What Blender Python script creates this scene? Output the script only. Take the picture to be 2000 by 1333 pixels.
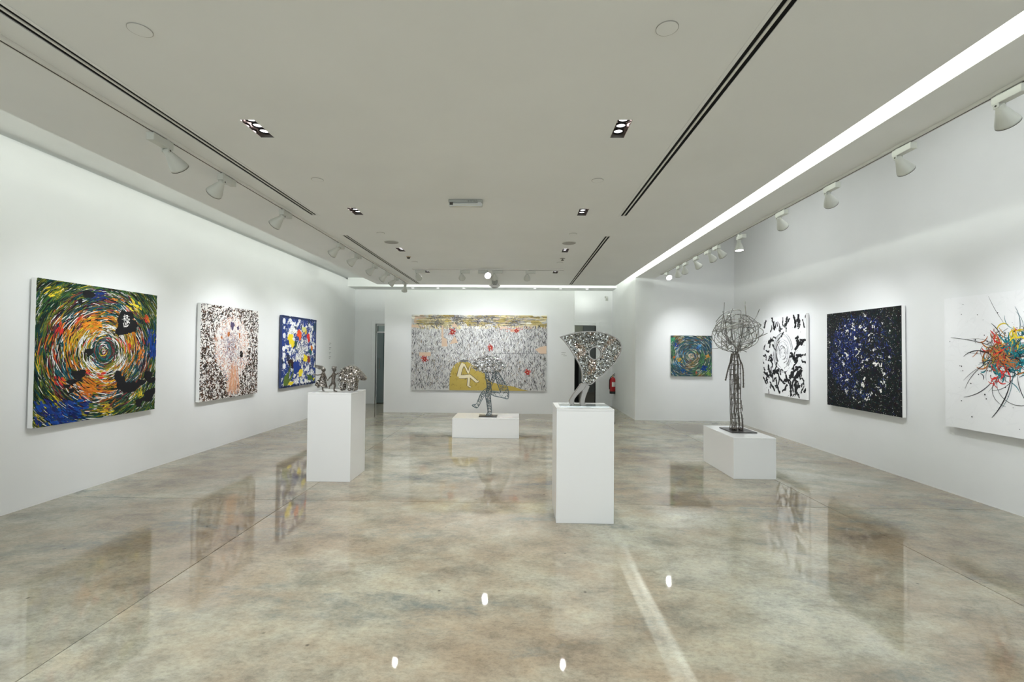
import bpy, bmesh, math, random
from mathutils import Vector, Matrix, noise

# ------------------------------------------------------------------ scene, camera, light
for o in list(bpy.data.objects):
    bpy.data.objects.remove(o, do_unlink=True)
S = bpy.context.scene
C = S.collection
PI = math.pi
R = random.Random(7)

FPX, CX, CY = 900.0, 1000.0, 666.5            # focal length and centre in pixels of a 2000 x 1333 frame
VPX, VPY, ROLL = 1015.0, 685.0, 0.0083         # where the room's depth axis vanishes, roll of the camera
CAMZ = 1.5
yv = Vector(((VPX-CX)/FPX, -(VPY-CY)/FPX, -1.0)).normalized()
xv = Vector((1.0, -ROLL, 0.0)); xv.z = -(xv.x*yv.x+xv.y*yv.y)/yv.z; xv.normalize()
zv = xv.cross(yv)
ROT = Matrix((xv, yv, zv))                     # camera axes -> world axes
cam_d = bpy.data.cameras.new('camera'); cam = bpy.data.objects.new('camera', cam_d); C.objects.link(cam)
cam_d.sensor_width = 36.0; cam_d.sensor_fit = 'HORIZONTAL'; cam_d.lens = 36.0*FPX/2000.0
cam_d.clip_start = 0.05; cam_d.clip_end = 100
cam.matrix_world = Matrix.Translation((0, 0, CAMZ)) @ ROT.to_4x4()
S.camera = cam

def at(px, py, Y):
    """a point of the room at depth Y, measured from the photograph"""
    d = ROT @ Vector(((px-CX)/FPX, -(py-CY)/FPX, -1.0))
    return Vector((0, 0, CAMZ)) + d*(Y/d.y)

w = bpy.data.worlds.new('world'); S.world = w; w.use_nodes = True
w.node_tree.nodes['Background'].inputs[0].default_value = (0.9, 0.95, 1, 1)
w.node_tree.nodes['Background'].inputs[1].default_value = 0.02
S.view_settings.view_transform = 'Standard'
S.view_settings.look = 'None'
S.view_settings.gamma = 1.0
S.view_settings.use_curve_mapping = False
S.view_settings.exposure = 0.12

POW_COVE_R = 9.5      # watts per fluorescent tube above the ceiling panel, right side
POW_COVE_B = 24.0
POW_COVE_L = 4.6
POW_DOWN = 80.0        # watts per triple downlight
POW_TRACK = 74.0       # watts per track spotlight

POW_ALC = 13.0          # unseen strip lights added above the alcove to brighten the right wall
POW_DAY = 175.0        # daylight through an unseen window assumed behind the viewer

def area_light(name, loc, direction, sx, sy, power, col):
    d = bpy.data.lights.new(name, 'AREA'); d.shape = 'RECTANGLE'; d.size = sx; d.size_y = sy
    d.energy = power; d.color = col
    o = bpy.data.objects.new(name, d); C.objects.link(o)
    o.location = loc
    o.rotation_euler = Vector(direction).to_track_quat('-Z', 'Y').to_euler()
    return o

COOL = (0.93, 1.0, 0.93)
def tube_row(name, loc, direction, length, power, along):
    d = bpy.data.lights.new(name, 'AREA'); d.shape = 'RECTANGLE'; d.size = length; d.size_y = 0.04
    d.energy = power; d.color = COOL
    o = bpy.data.objects.new(name, d); C.objects.link(o)
    zax = -Vector(direction).normalized(); xax = Vector(along).normalized(); yax = zax.cross(xax)
    m = Matrix((xax, yax, zax)).transposed()
    o.matrix_world = Matrix.Translation(loc) @ m.to_4x4()
    return o
# fluorescent tubes hidden on top of the dropped ceiling panel, end to end with small gaps
for i, yc in enumerate((-3.7, -2.35, -1.0, 0.35, 1.7, 3.05, 4.4, 5.75, 7.1, 8.45, 9.6)):
    tube_row('cove_tube_right', (1.98, yc, 3.165), (1, 0, 0.12), 1.18 if i < 10 else 0.9, POW_COVE_R, (0, 1, 0))
    tube_row('cove_tube_left', (-3.13, yc, 3.165), (-1, 0, 0.06), 1.18, POW_COVE_L, (0, 1, 0))
for xc in (-2.5, -1.2, 0.1, 1.4):
    tube_row('cove_tube_back', (xc, 10.06, 3.17), (0, 1, 0.1), 1.2, POW_COVE_B, (1, 0, 0))

area_light('unseen_daylight', (-0.1, -5.16, 1.45), (0, 1, 0.0), 6.9, 2.5, POW_DAY, (0.84, 0.94, 1.0))  # assumed daylight from behind, added for the cool pedestal fronts

# ------------------------------------------------------------------ materials
def mat(name, col, rough=0.5, metal=0.0, spec=0.5, emis=None, emis_s=0.0, coat=0.0):
    m = bpy.data.materials.new(name); m.use_nodes = True
    b = m.node_tree.nodes['Principled BSDF']
    b.inputs['Base Color'].default_value = (*col, 1)
    b.inputs['Roughness'].default_value = rough
    b.inputs['Metallic'].default_value = metal
    b.inputs['Specular IOR Level'].default_value = spec
    b.inputs['Coat Weight'].default_value = coat
    if emis:
        b.inputs['Emission Color'].default_value = (*emis, 1); b.inputs['Emission Strength'].default_value = emis_s
    return m

def N(m, t): return m.node_tree.nodes.new(t)
def L(m, a, b): m.node_tree.links.new(a, b)

def noise_tex(m, vec, scale, detail=4, rough=0.55, dist=0.0):
    n = N(m, 'ShaderNodeTexNoise'); n.inputs['Scale'].default_value = scale
    n.inputs['Detail'].default_value = detail; n.inputs['Roughness'].default_value = rough
    n.inputs['Distortion'].default_value = dist
    L(m, vec, n.inputs['Vector']); return n.outputs['Fac']

def ramp(m, fac, stops):
    r = N(m, 'ShaderNodeValToRGB'); e = r.color_ramp.elements
    while len(e) < len(stops): e.new(0.5)
    for i, (p, c) in enumerate(stops):
        e[i].position = p; e[i].color = (*c, 1) if len(c) == 3 else c
    L(m, fac, r.inputs['Fac']); return r.outputs['Color']

def mixc(m, fac, a, b, mode='MIX'):
    x = N(m, 'ShaderNodeMix'); x.data_type = 'RGBA'; x.blend_type = mode
    for sock, v in ((x.inputs[0], fac), (x.inputs[6], a), (x.inputs[7], b)):
        if hasattr(v, 'links') or hasattr(v, 'is_linked'): L(m, v, sock)
        elif isinstance(v, (int, float)): sock.default_value = v
        else: sock.default_value = (*v, 1)
    return x.outputs[2]

def plaster(name, col, var=0.02, rough=0.6, bump=0.02):
    m = mat(name, col, rough)
    b = m.node_tree.nodes['Principled BSDF']
    g = N(m, 'ShaderNodeNewGeometry')
    f = noise_tex(m, g.outputs['Position'], 1.3, 3)
    c = ramp(m, f, [(0.3, tuple(x*(1-var) for x in col)), (0.7, tuple(min(1, x*(1+var)) for x in col))])
    L(m, c, b.inputs['Base Color'])
    f2 = noise_tex(m, g.outputs['Position'], 160, 2)
    bm_ = N(m, 'ShaderNodeBump'); bm_.inputs['Strength'].default_value = bump; bm_.inputs['Distance'].default_value = 0.002
    L(m, f2, bm_.inputs['Height']); L(m, bm_.outputs['Normal'], b.inputs['Normal'])
    return m

M = {}
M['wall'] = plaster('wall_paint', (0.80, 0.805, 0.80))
M['ceil'] = plaster('ceiling_paint', (0.84, 0.85, 0.83))
M['pedestal'] = mat('white_lacquer', (0.83, 0.835, 0.84), 0.22, coat=0.3)
M['canvas'] = plaster('primed_canvas', (0.82, 0.815, 0.80), bump=0.2)
M['fixture'] = mat('white_fixture_enamel', (0.60, 0.61, 0.56), 0.35)
M['rail'] = mat('white_track_enamel', (0.76, 0.75, 0.70), 0.4)
M['black'] = mat('matt_black', (0.006, 0.006, 0.006), 0.7, spec=0.2)
M['blackplate'] = mat('black_steel_plate', (0.035, 0.032, 0.032), 0.3)
M['dark'] = mat('dark_groove', (0.05, 0.045, 0.035), 0.6)
M['chrome'] = mat('bronze_reflector', (0.95, 0.84, 0.81), 0.15, metal=1.0)
M['lens'] = mat('lit_lens', (0.9, 0.9, 0.9), 0.3, emis=(1.0, 0.98, 1.0), emis_s=2.6)
M['lensdim'] = mat('lamp_lens', (0.9, 0.9, 0.9), 0.2, emis=(1.0, 0.97, 0.95), emis_s=2.5)
M['steel'] = mat('polished_steel', (0.55, 0.54, 0.52), 0.22, metal=1.0)
M['steel2'] = mat('brushed_steel', (0.27, 0.255, 0.235), 0.42, metal=1.0)
M['rod'] = mat('dark_welded_rod', (0.15, 0.135, 0.12), 0.38, metal=1.0)
M['wire'] = mat('bright_steel_wire', (0.26, 0.25, 0.24), 0.25, metal=1.0)
M['patina'] = mat('blue_grey_patina_steel', (0.13, 0.17, 0.185), 0.42, metal=0.7)
M['grille'] = mat('grey_grille', (0.38, 0.37, 0.34), 0.6)
M['acrylic'] = mat('clear_acrylic', (0.66, 0.68, 0.68), 0.12)
M['greybox'] = mat('grey_plastic', (0.36, 0.37, 0.34), 0.5)
M['red'] = mat('red_enamel', (0.42, 0.015, 0.02), 0.25)
M['paper'] = mat('white_paper_label', (0.75, 0.70, 0.68), 0.6)
M['rubber'] = mat('black_rubber', (0.012, 0.012, 0.012), 0.5)
M['brass'] = mat('brass', (0.55, 0.42, 0.18), 0.3, metal=1.0)
M['silver'] = mat('silver_plastic', (0.6, 0.61, 0.62), 0.3, metal=0.5)
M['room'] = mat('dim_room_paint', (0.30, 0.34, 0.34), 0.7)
M['text'] = mat('grey_vinyl_lettering', (0.20, 0.20, 0.20), 0.6)
M['teal'] = mat('tinted_door_glass', (0.10, 0.14, 0.14), 0.03, spec=0.8)
M['joint'] = mat('joint_filler', (0.22, 0.20, 0.16), 0.5)

def vcol_mat(name, rough, metal, attr='Col', spec=0.5):
    m = mat(name, (1, 1, 1), rough, metal, spec)
    a = N(m, 'ShaderNodeAttribute'); a.attribute_name = attr
    L(m, a.outputs['Color'], m.node_tree.nodes['Principled BSDF'].inputs['Base Color'])
    return m
M['paint'] = vcol_mat('oil_paint', 0.5, 0.0, spec=0.18)
M['chip'] = vcol_mat('steel_chips', 0.2, 1.0)

# polished concrete
def concrete():
    m = mat('polished_concrete', (0.4, 0.36, 0.29), 0.15)
    b = m.node_tree.nodes['Principled BSDF']
    g = N(m, 'ShaderNodeNewGeometry'); P = g.outputs['Position']
    mp = N(m, 'ShaderNodeMapping'); mp.inputs['Scale'].default_value = (0.85, 1.2, 1); mp.inputs['Rotation'].default_value = (0, 0, 0.28)
    L(m, P, mp.inputs['Vector']); Q = mp.outputs['Vector']
    big = noise_tex(m, Q, 0.38, 7, 0.68, 0.15)
    c1 = ramp(m, big, [(0.37, (0.265, 0.208, 0.147)), (0.455, (0.340, 0.288, 0.218)), (0.53, (0.400, 0.378, 0.303)), (0.62, (0.485, 0.485, 0.418))])
    mid = noise_tex(m, Q, 2.6, 12, 0.78, 0.2)
    c2 = ramp(m, mid, [(0.35, (0.62, 0.63, 0.64)), (0.50, (0.96, 0.96, 0.95)), (0.65, (1.16, 1.13, 1.08))])
    col = mixc(m, 1.0, c1, c2, 'MULTIPLY')
    # blue grey stains
    mp2 = N(m, 'ShaderNodeMapping'); mp2.inputs['Location'].default_value = (3.7, 8.2, 0); mp2.inputs['Scale'].default_value = (0.7, 1.7, 1); mp2.inputs['Rotation'].default_value = (0, 0, -0.3)
    L(m, P, mp2.inputs['Vector'])
    st = noise_tex(m, mp2.outputs['Vector'], 0.85, 10, 0.74, 0.3)
    sf = ramp(m, st, [(0.545, (0, 0, 0)), (0.64, (0.9, 0.9, 0.9))])
    fine0 = noise_tex(m, P, 9, 6, 0.75, 0.4)
    ff = ramp(m, fine0, [(0.38, (0.25, 0.25, 0.25)), (0.6, (1, 1, 1))])
    sf2 = mixc(m, 1.0, sf, ff, 'MULTIPLY')
    col = mixc(m, sf2, col, (0.175, 0.195, 0.185))
    # fine grain
    mp3 = N(m, 'ShaderNodeMapping'); mp3.inputs['Scale'].default_value = (0.8, 1.3, 1); mp3.inputs['Rotation'].default_value = (0, 0, 0.12); L(m, P, mp3.inputs['Vector'])
    fine = noise_tex(m, mp3.outputs['Vector'], 34, 9, 0.85, 0.2)
    fg = ramp(m, fine, [(0.36, (0.72, 0.73, 0.73)), (0.52, (1.0, 1.0, 1.0)), (0.68, (1.12, 1.12, 1.11))])
    col = mixc(m, 1.0, col, fg, 'MULTIPLY')
    # small dark specks
    vo = N(m, 'ShaderNodeTexVoronoi'); vo.inputs['Scale'].default_value = 3.2; L(m, P, vo.inputs['Vector'])
    sp = ramp(m, vo.outputs['Distance'], [(0.015, (0.35, 0.35, 0.35)), (0.04, (1, 1, 1))])
    col = mixc(m, 1.0, col, sp, 'MULTIPLY')
    oi = N(m, 'ShaderNodeObjectInfo')
    tone = ramp(m, oi.outputs['Random'], [(0.0, (0.90, 0.885, 0.87)), (1.0, (1.07, 1.08, 1.08))])
    col = mixc(m, 1.0, col, tone, 'MULTIPLY')
    L(m, col, b.inputs['Base Color'])
    rr = ramp(m, mid, [(0.3, (0.012, 0.012, 0.012)), (0.7, (0.035, 0.035, 0.035))])
    L(m, rr, b.inputs['Roughness'])
    b.inputs['IOR'].default_value = 1.55
    wv = noise_tex(m, P, 55, 4, 0.7)
    bu = N(m, 'ShaderNodeBump'); bu.inputs['Strength'].default_value = 0.06; bu.inputs['Distance'].default_value = 0.001
    L(m, wv, bu.inputs['Height']); L(m, bu.outputs['Normal'], b.inputs['Normal'])
    return m
M['floor'] = concrete()

def glitter(name, base, dark, scale, rough):
    """welded steel scraps: every cell its own tone and tilt"""
    m = mat(name, base, rough, 1.0)
    b = m.node_tree.nodes['Principled BSDF']
    tc = N(m, 'ShaderNodeTexCoord')
    vo = N(m, 'ShaderNodeTexVoronoi'); vo.inputs['Scale'].default_value = scale; L(m, tc.outputs['Object'], vo.inputs['Vector'])
    sx = N(m, 'ShaderNodeSeparateColor'); L(m, vo.outputs['Color'], sx.inputs[0])
    c = ramp(m, sx.outputs[0], [(0.15, dark), (0.6, base), (0.95, tuple(min(1, x*1.7) for x in base))])
    L(m, c, b.inputs['Base Color'])
    g = N(m, 'ShaderNodeNewGeometry')
    sub = N(m, 'ShaderNodeVectorMath'); sub.operation = 'SUBTRACT'; L(m, vo.outputs['Color'], sub.inputs[0]); sub.inputs[1].default_value = (0.5, 0.5, 0.5)
    sc = N(m, 'ShaderNodeVectorMath'); sc.operation = 'SCALE'; L(m, sub.outputs[0], sc.inputs[0]); sc.inputs['Scale'].default_value = 1.1
    ad = N(m, 'ShaderNodeVectorMath'); ad.operation = 'ADD'; L(m, g.outputs['Normal'], ad.inputs[0]); L(m, sc.outputs[0], ad.inputs[1])
    nm = N(m, 'ShaderNodeVectorMath'); nm.operation = 'NORMALIZE'; L(m, ad.outputs[0], nm.inputs[0])
    L(m, nm.outputs[0], b.inputs['Normal'])
    return m
M['scrap'] = glitter('welded_scrap_steel', (0.30, 0.275, 0.25), (0.04, 0.036, 0.032), 130, 0.25)
M['scrapdark'] = glitter('dark_welded_scrap', (0.17, 0.15, 0.13), (0.035, 0.03, 0.025), 170, 0.35)

# ------------------------------------------------------------------ mesh helpers
class MB:
    def __init__(s): s.v = []; s.f = []; s.c = []
    def quad(s, a, b, c, d):
        i = len(s.v); s.v += [tuple(a), tuple(b), tuple(c), tuple(d)]; s.f.append((i, i+1, i+2, i+3)); return s
    def box(s, x0, x1, y0, y1, z0, z1):
        i = len(s.v)
        s.v += [(x, y, z) for z in (z0, z1) for (x, y) in ((x0, y0), (x1, y0), (x1, y1), (x0, y1))]
        s.f += [(i+3, i+2, i+1, i), (i+4, i+5, i+6, i+7), (i, i+1, i+5, i+4), (i+1, i+2, i+6, i+5), (i+2, i+3, i+7, i+6), (i+3, i, i+4, i+7)]
        return s
    def obox(s, mtx, sx, sy, sz):
        n = len(s.v); s.box(-sx/2, sx/2, -sy/2, sy/2, -sz/2, sz/2)
        for k in range(n, len(s.v)): s.v[k] = tuple(mtx @ Vector(s.v[k]))
        return s
    def tube(s, pts, rad, n=6, closed=False, cap=True):
        P = [Vector(p) for p in pts]; m = len(P)
        if m < 2: return s
        rads = rad if isinstance(rad, (list, tuple)) else [rad]*m
        prev = None; base = len(s.v)
        for i in range(m):
            if closed: t = P[(i+1) % m]-P[i-1]
            else: t = P[min(i+1, m-1)]-P[max(i-1, 0)]
            if t.length < 1e-9: t = Vector((0, 0, 1))
            t.normalize()
            if prev is None:
                a = Vector((0, 0, 1)) if abs(t.z) < 0.9 else Vector((1, 0, 0))
                u = t.cross(a).normalized()
            else:
                u = prev - t*prev.dot(t)
                u = u.normalized() if u.length > 1e-6 else t.orthogonal().normalized()
            prev = u; v = t.cross(u)
            for k in range(n):
                a = 2*PI*k/n
                s.v.append(tuple(P[i]+(u*math.cos(a)+v*math.sin(a))*rads[i]))
        for i in range(m if closed else m-1):
            a0 = base+i*n; b0 = base+((i+1) % m)*n
            for k in range(n):
                k2 = (k+1) % n
                s.f.append((a0+k, a0+k2, b0+k2, b0+k))
        if cap and not closed:
            s.f.append(tuple(base+k for k in reversed(range(n)))); s.f.append(tuple(base+(m-1)*n+k for k in range(n)))
        return s
    def lathe(s, prof, mtx, n=24, cap0=True, cap1=True):
        """profile of (radius, height) round local z"""
        base = len(s.v)
        for (r, h) in prof:
            for k in range(n):
                a = 2*PI*k/n; s.v.append(tuple(mtx @ Vector((r*math.cos(a), r*math.sin(a), h))))
        for i in range(len(prof)-1):
            for k in range(n):
                k2 = (k+1) % n; a0 = base+i*n; b0 = a0+n
                s.f.append((a0+k, a0+k2, b0+k2, b0+k))
        if cap0: s.f.append(tuple(base+k for k in reversed(range(n))))
        if cap1: s.f.append(tuple(base+(len(prof)-1)*n+k for k in range(n)))
        return s
    def prism(s, poly, mtx, t):
        """polygon in local xy, thickness t along local z (centred)"""
        b = len(s.v); n = len(poly)
        area = sum(poly[i][0]*poly[(i+1) % n][1]-poly[(i+1) % n][0]*poly[i][1] for i in range(n))
        if area < 0: poly = poly[::-1]
        for h in (-t/2, t/2):
            for (x, y) in poly: s.v.append(tuple(mtx @ Vector((x, y, h))))
        s.f.append(tuple(b+k for k in reversed(range(n)))); s.f.append(tuple(b+n+k for k in range(n)))
        for k in range(n):
            k2 = (k+1) % n; s.f.append((b+k, b+k2, b+n+k2, b+n+k))
        return s
    def sphere(s, c, r, nu=12, nv=8, sc=(1, 1, 1)):
        b = len(s.v); c = Vector(c)
        s.v.append(tuple(c+Vector((0, 0, -r*sc[2]))))
        for j in range(1, nv):
            ph = -PI/2+PI*j/nv
            for k in range(nu):
                a = 2*PI*k/nu
                s.v.append(tuple(c+Vector((r*sc[0]*math.cos(ph)*math.cos(a), r*sc[1]*math.cos(ph)*math.sin(a), r*sc[2]*math.sin(ph)))))
        s.v.append(tuple(c+Vector((0, 0, r*sc[2])))); last = len(s.v)-1
        for k in range(nu):
            k2 = (k+1) % nu
            s.f.append((b, b+1+k2, b+1+k))
            for j in range(nv-2):
                a0 = b+1+j*nu; s.f.append((a0+k, a0+k2, a0+nu+k2, a0+nu+k))
            a0 = b+1+(nv-2)*nu; s.f.append((a0+k, a0+k2, last))
        return s
    def build(s, name, m, parent=None, smooth=False, bevel=0.0, loc=None):
        off = Vector((0, 0, 0))
        if parent is not None:
            p = parent
            while p is not None: off = off+p.location; p = p.parent
        elif loc is not None: off = Vector(loc)
        me = bpy.data.meshes.new(name)
        me.from_pydata([(x-off.x, y-off.y, z-off.z) for (x, y, z) in s.v], [], s.f)
        if s.c:
            ca = me.color_attributes.new('Col', 'FLOAT_COLOR', 'CORNER')
            flat = []
            for poly, c in zip(me.polygons, s.c):
                flat += [c[0], c[1], c[2], 1.0]*poly.loop_total
            ca.data.foreach_set('color', flat)
        me.materials.append(m if not isinstance(m, str) else M[m])
        o = bpy.data.objects.new(name, me); C.objects.link(o)
        if parent is not None: o.parent = parent
        elif loc is not None: o.location = loc
        if smooth:
            for p in me.polygons: p.use_smooth = True
        if bevel > 0:
            md = o.modifiers.new('bevel', 'BEVEL'); md.width = bevel; md.segments = 2; md.limit_method = 'ANGLE'
        me.validate()
        return o

def tag(o, label, cat, group=None):
    o['label'] = label; o['category'] = cat
    if group: o['group'] = group
    return o
def thing(name, label, cat, loc, group=None):
    o = bpy.data.objects.new(name, None); o.empty_display_size = 0.05; C.objects.link(o); o.location = loc
    return tag(o, label, cat, group)
def struct(o, label=None):
    o['kind'] = 'structure'
    if label: o['label'] = label
    return o
def stuff(o):
    o['kind'] = 'stuff'; return o

def aim_matrix(origin, direction):
    """local +z along direction"""
    q = Vector(direction).normalized().to_track_quat('Z', 'Y')
    return Matrix.Translation(origin) @ q.to_matrix().to_4x4()

# ------------------------------------------------------------------ room
XL, XR, YB, YA, YP = -4.56, 4.67, 12.65, 10.12, 10.94     # left wall, right wall, back wall, alcove end wall, partition
YF = -5.0
HC, HU, HS, HBEAM, HALC = 2.95, 3.39, 3.155, 3.12, 4.3     # ceiling panel, upper ceiling, back soffit, beam, alcove ceiling
XC0, XC1, YC1 = -3.19, 2.11, 10.2                          # ceiling panel
XBEAM0, XBEAM1 = 2.53, 2.97

# floor: a joint bed with the poured slabs on it
bed = struct(MB().box(-5.2, 5.2, YF-0.2, 17.2, -0.20, -0.006).build('floor', 'joint'), 'polished concrete floor with stains and saw-cut joints')
xs = [-5.2, -2.24, 3.02, 5.2]; ys = [YF-0.2, 0.6, 4.56, 6.50, 8.42, 10.40, 13.0, 17.2]
g = 0.003
for i in range(len(xs)-1):
    for j in range(len(ys)-1):
        MB().box(xs[i]+g, xs[i+1]-g, ys[j]+g, ys[j+1]-g, -0.10, 0.0).build('slab', 'floor', bed, bevel=0.002)

struct(MB().box(XL-0.25, XL, YF, YB+0.15, 0, 3.337).box(XL-0.30, XL-0.09, YF, YB+0.15, 3.2, 3.5).build('wall_left', 'wall'), 'long white gallery wall on the left')
struct(MB().box(XR, XR+0.2, YF, YA+0.1, 0, HALC+0.1).build('wall_right', 'wall'), 'white gallery wall on the right')
WX0, WX1, WZ1 = -3.6, 3.4, 2.75          # unseen window assumed behind the viewer, for cool light on the pedestals
fw = MB().box(-5.0, WX0, YF-0.2, YF, 0, HALC+0.1).box(WX1, 5.0, YF-0.2, YF, 0, HALC+0.1).box(WX0, WX1, YF-0.2, YF, WZ1, HALC+0.1).box(WX0, WX1, YF-0.2, YF, 0, 0.1)
struct(fw.build('wall_front', 'wall'))
wn = struct(MB().box(WX0, WX1, YF-0.14, YF-0.06, 0.1, 0.16).box(WX0, WX1, YF-0.14, YF-0.06, WZ1-0.06, WZ1).build('unseen_window', 'greybox'), 'wide unseen window assumed behind the viewer')
for k in range(6):
    xm = WX0+(WX1-WX0)*k/5
    MB().box(xm-0.03, xm+0.03, YF-0.14, YF-0.06, 0.16, WZ1-0.06).build('mullion', 'greybox', wn)
struct(MB().box(XBEAM0, XR+0.2, YA, YB+0.15, 0, HALC+0.1).build('wall_alcove', 'wall'), 'white end wall of the alcove with its return into the corridor')
struct(MB().box(-3.23, 1.30, YP, YP+0.18, 0, 2.925).build('wall_partition', 'wall', bevel=0.003), 'freestanding white partition wall carrying the large painting')
# back wall with two door openings
D1 = (-3.98, -3.02); D2 = (1.12, 2.08); DH = 2.2
b = MB()
for x0, x1 in ((XL, D1[0]), (D1[1], D2[0]), (D2[1], XBEAM0)): b.box(x0, x1, YB, YB+0.15, 0, 3.5)
for d in (D1, D2): b.box(d[0], d[1], YB, YB+0.15, DH, 3.5)
struct(b.build('wall_back', 'wall'), 'white back wall with two doorways behind the partition')
# ceilings
struct(MB().box(XL-0.3, XBEAM0, YF, YB+0.15, HU, HU+0.12).build('ceiling_upper', 'ceil'), 'upper ceiling seen above the edges of the dropped panel')
struct(MB().box(XBEAM1, XR+0.2, YF, YA, HALC, HALC+0.1).build('ceiling_alcove', 'ceil'))
struct(MB().box(XL, XBEAM0, 12.08, YB, HS, HU-0.001).build('ceiling_soffit', 'ceil'), 'low soffit with small downlights above the back wall')
struct(MB().box(XBEAM0, XBEAM1, YF, YA, HBEAM, HALC+0.1).build('ceiling_beam', 'ceil'), 'ceiling beam along the alcove whose edge glows with cove light')

ROWX = (-1.745, 0.648)                # the two rows of ceiling fittings
DLY = (-2.5, -0.68, 1.15, 2.99, 4.80, 6.645, 8.5)
SLOTX = (-2.2375, 1.0975)
SLOTY = ((YF+0.3, 4.93), (5.80, 10.06))
holes = []
for x in ROWX:
    for y in DLY: holes.append((x-0.048, x+0.048, y-0.123, y+0.123))
for x in SLOTX:
    for (y0, y1) in SLOTY: holes.append((x-0.033, x+0.033, y0, y1))
gx = sorted({XC0, XC1, *[h[0] for h in holes], *[h[1] for h in holes]})
gy = sorted({YF, YC1, *[h[2] for h in holes], *[h[3] for h in holes]})
b = MB(); TOP = HC+0.11
for i in range(len(gx)-1):
    for j in range(len(gy)-1):
        xm, ym = (gx[i]+gx[i+1])/2, (gy[j]+gy[j+1])/2
        if not any(h[0] < xm < h[1] and h[2] < ym < h[3] for h in holes):
            b.quad((gx[i], gy[j], HC), (gx[i], gy[j+1], HC), (gx[i+1], gy[j+1], HC), (gx[i+1], gy[j], HC))
for h in holes:
    x0, x1, y0, y1 = h
    b.quad((x0, y0, HC), (x1, y0, HC), (x1, y0, TOP), (x0, y0, TOP)).quad((x0, y1, HC), (x0, y1, TOP), (x1, y1, TOP), (x1, y1, HC))
    b.quad((x0, y0, HC), (x0, y0, TOP), (x0, y1, TOP), (x0, y1, HC)).quad((x1, y0, HC), (x1, y1, HC), (x1, y1, TOP), (x1, y0, TOP))
b.quad((XC0, YF, TOP), (XC1, YF, TOP), (XC1, YC1, TOP), (XC0, YC1, TOP))
b.quad((XC0, YF, HC), (XC0, YF, TOP), (XC0, YC1, TOP), (XC0, YC1, HC)).quad((XC1, YF, HC), (XC1, YC1, HC), (XC1, YC1, TOP), (XC1, YF, TOP))
b.quad((XC0, YC1, HC), (XC0, YC1, TOP), (XC1, YC1, TOP), (XC1, YC1, HC))
b.box(XC1-0.03, XC1, YF, YC1, TOP, 3.152).box(XC0, XC1, YC1-0.03, YC1, TOP, 3.15)  # unseen lips added on the panel edges to block cove light spill
struct(b.build('ceiling', 'ceil'), 'large dropped white ceiling panel')

# door frames and the rooms beyond
for n, d in ((1, D1), (2, D2)):
    c = MB(); cw = 0.10
    c.box(d[0]-cw, d[0], YB-0.02, YB+0.17, 0, DH+cw).box(d[1], d[1]+cw, YB-0.02, YB+0.17, 0, DH+cw).box(d[0], d[1], YB-0.02, YB+0.17, DH, DH+cw)
    struct(c.build('trim_%d' % n, 'wall', bevel=0.004), 'white door casing around the %s doorway' % ('left' if n == 1 else 'right'))
gd = MB().box(D1[0]+0.025, D1[1]-0.05, YB+0.07, YB+0.085, 0.02, DH-0.24).build('door_1', 'teal')
struct(gd, 'dark tinted glass door behind the left end of the partition')
gf = MB()
gf.box(D1[0], D1[1], YB+0.06, YB+0.10, DH-0.05, DH).box(D1[0], D1[1], YB+0.06, YB+0.10, DH-0.24, DH-0.21).box(D1[0], D1[0]+0.025, YB+0.06, YB+0.10, 0, DH-0.05).box(D1[1]-0.05, D1[1], YB+0.06, YB+0.10, 0, DH-0.05)
gf.build('door_frame', 'wall', gd)
MB().box(D1[0]+0.05, D1[1]-0.05, YB+0.07, YB+0.085, DH-0.21, DH-0.05).build('transom_pane', mat('pale_transom_glass', (0.30, 0.37, 0.36), 0.05), gd)
MB().tube([(D1[0]+0.10, YB+0.05, 0.95), (D1[0]+0.10, YB+0.05, 1.25)], 0.012, 8).build('handle', 'steel2', gd)
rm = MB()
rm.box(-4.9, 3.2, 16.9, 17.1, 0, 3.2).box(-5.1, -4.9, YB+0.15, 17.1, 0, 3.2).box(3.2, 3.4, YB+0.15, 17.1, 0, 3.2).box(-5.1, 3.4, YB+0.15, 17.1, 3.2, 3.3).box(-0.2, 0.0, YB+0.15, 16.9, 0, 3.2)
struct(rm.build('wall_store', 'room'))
# black block where the right doorway looks dark, and a pale green panel
c = thing('dark_block', 'tall dark cabinet glimpsed through the right doorway', 'block', (1.45, 13.6, 0))
MB().box(1.10, 1.72, 13.4, 13.9, 0, 1.75).build('body', 'rubber', c, bevel=0.01)
MB().box(1.115, 1.405, 13.385, 13.4, 0.05, 1.70).build('door', 'black', c); MB().box(1.415, 1.705, 13.385, 13.4, 0.05, 1.70).build('door', 'black', c)
c = thing('wall_panel', 'pale green panel on the store room wall through the right doorway', 'panel', (1.9, 16.86, 1.9))
MB().box(0.9, 2.3, 16.84, 16.9, 1.75, 2.75).build('board', mat('pale_green_board', (0.45, 0.49, 0.40), 0.6), c)
MB().box(0.85, 2.35, 16.83, 16.9, 2.75, 2.8).box(0.85, 2.35, 16.83, 16.9, 1.70, 1.75).build('frame', 'greybox', c)
ld = bpy.data.lights.new('store_lamp', 'AREA'); ld.energy = 10; ld.size = 0.6; ld.color = (1, 1, 0.92)
lo = bpy.data.objects.new('store_lamp', ld); C.objects.link(lo); lo.location = (1.8, 15.6, 3.15)

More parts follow.
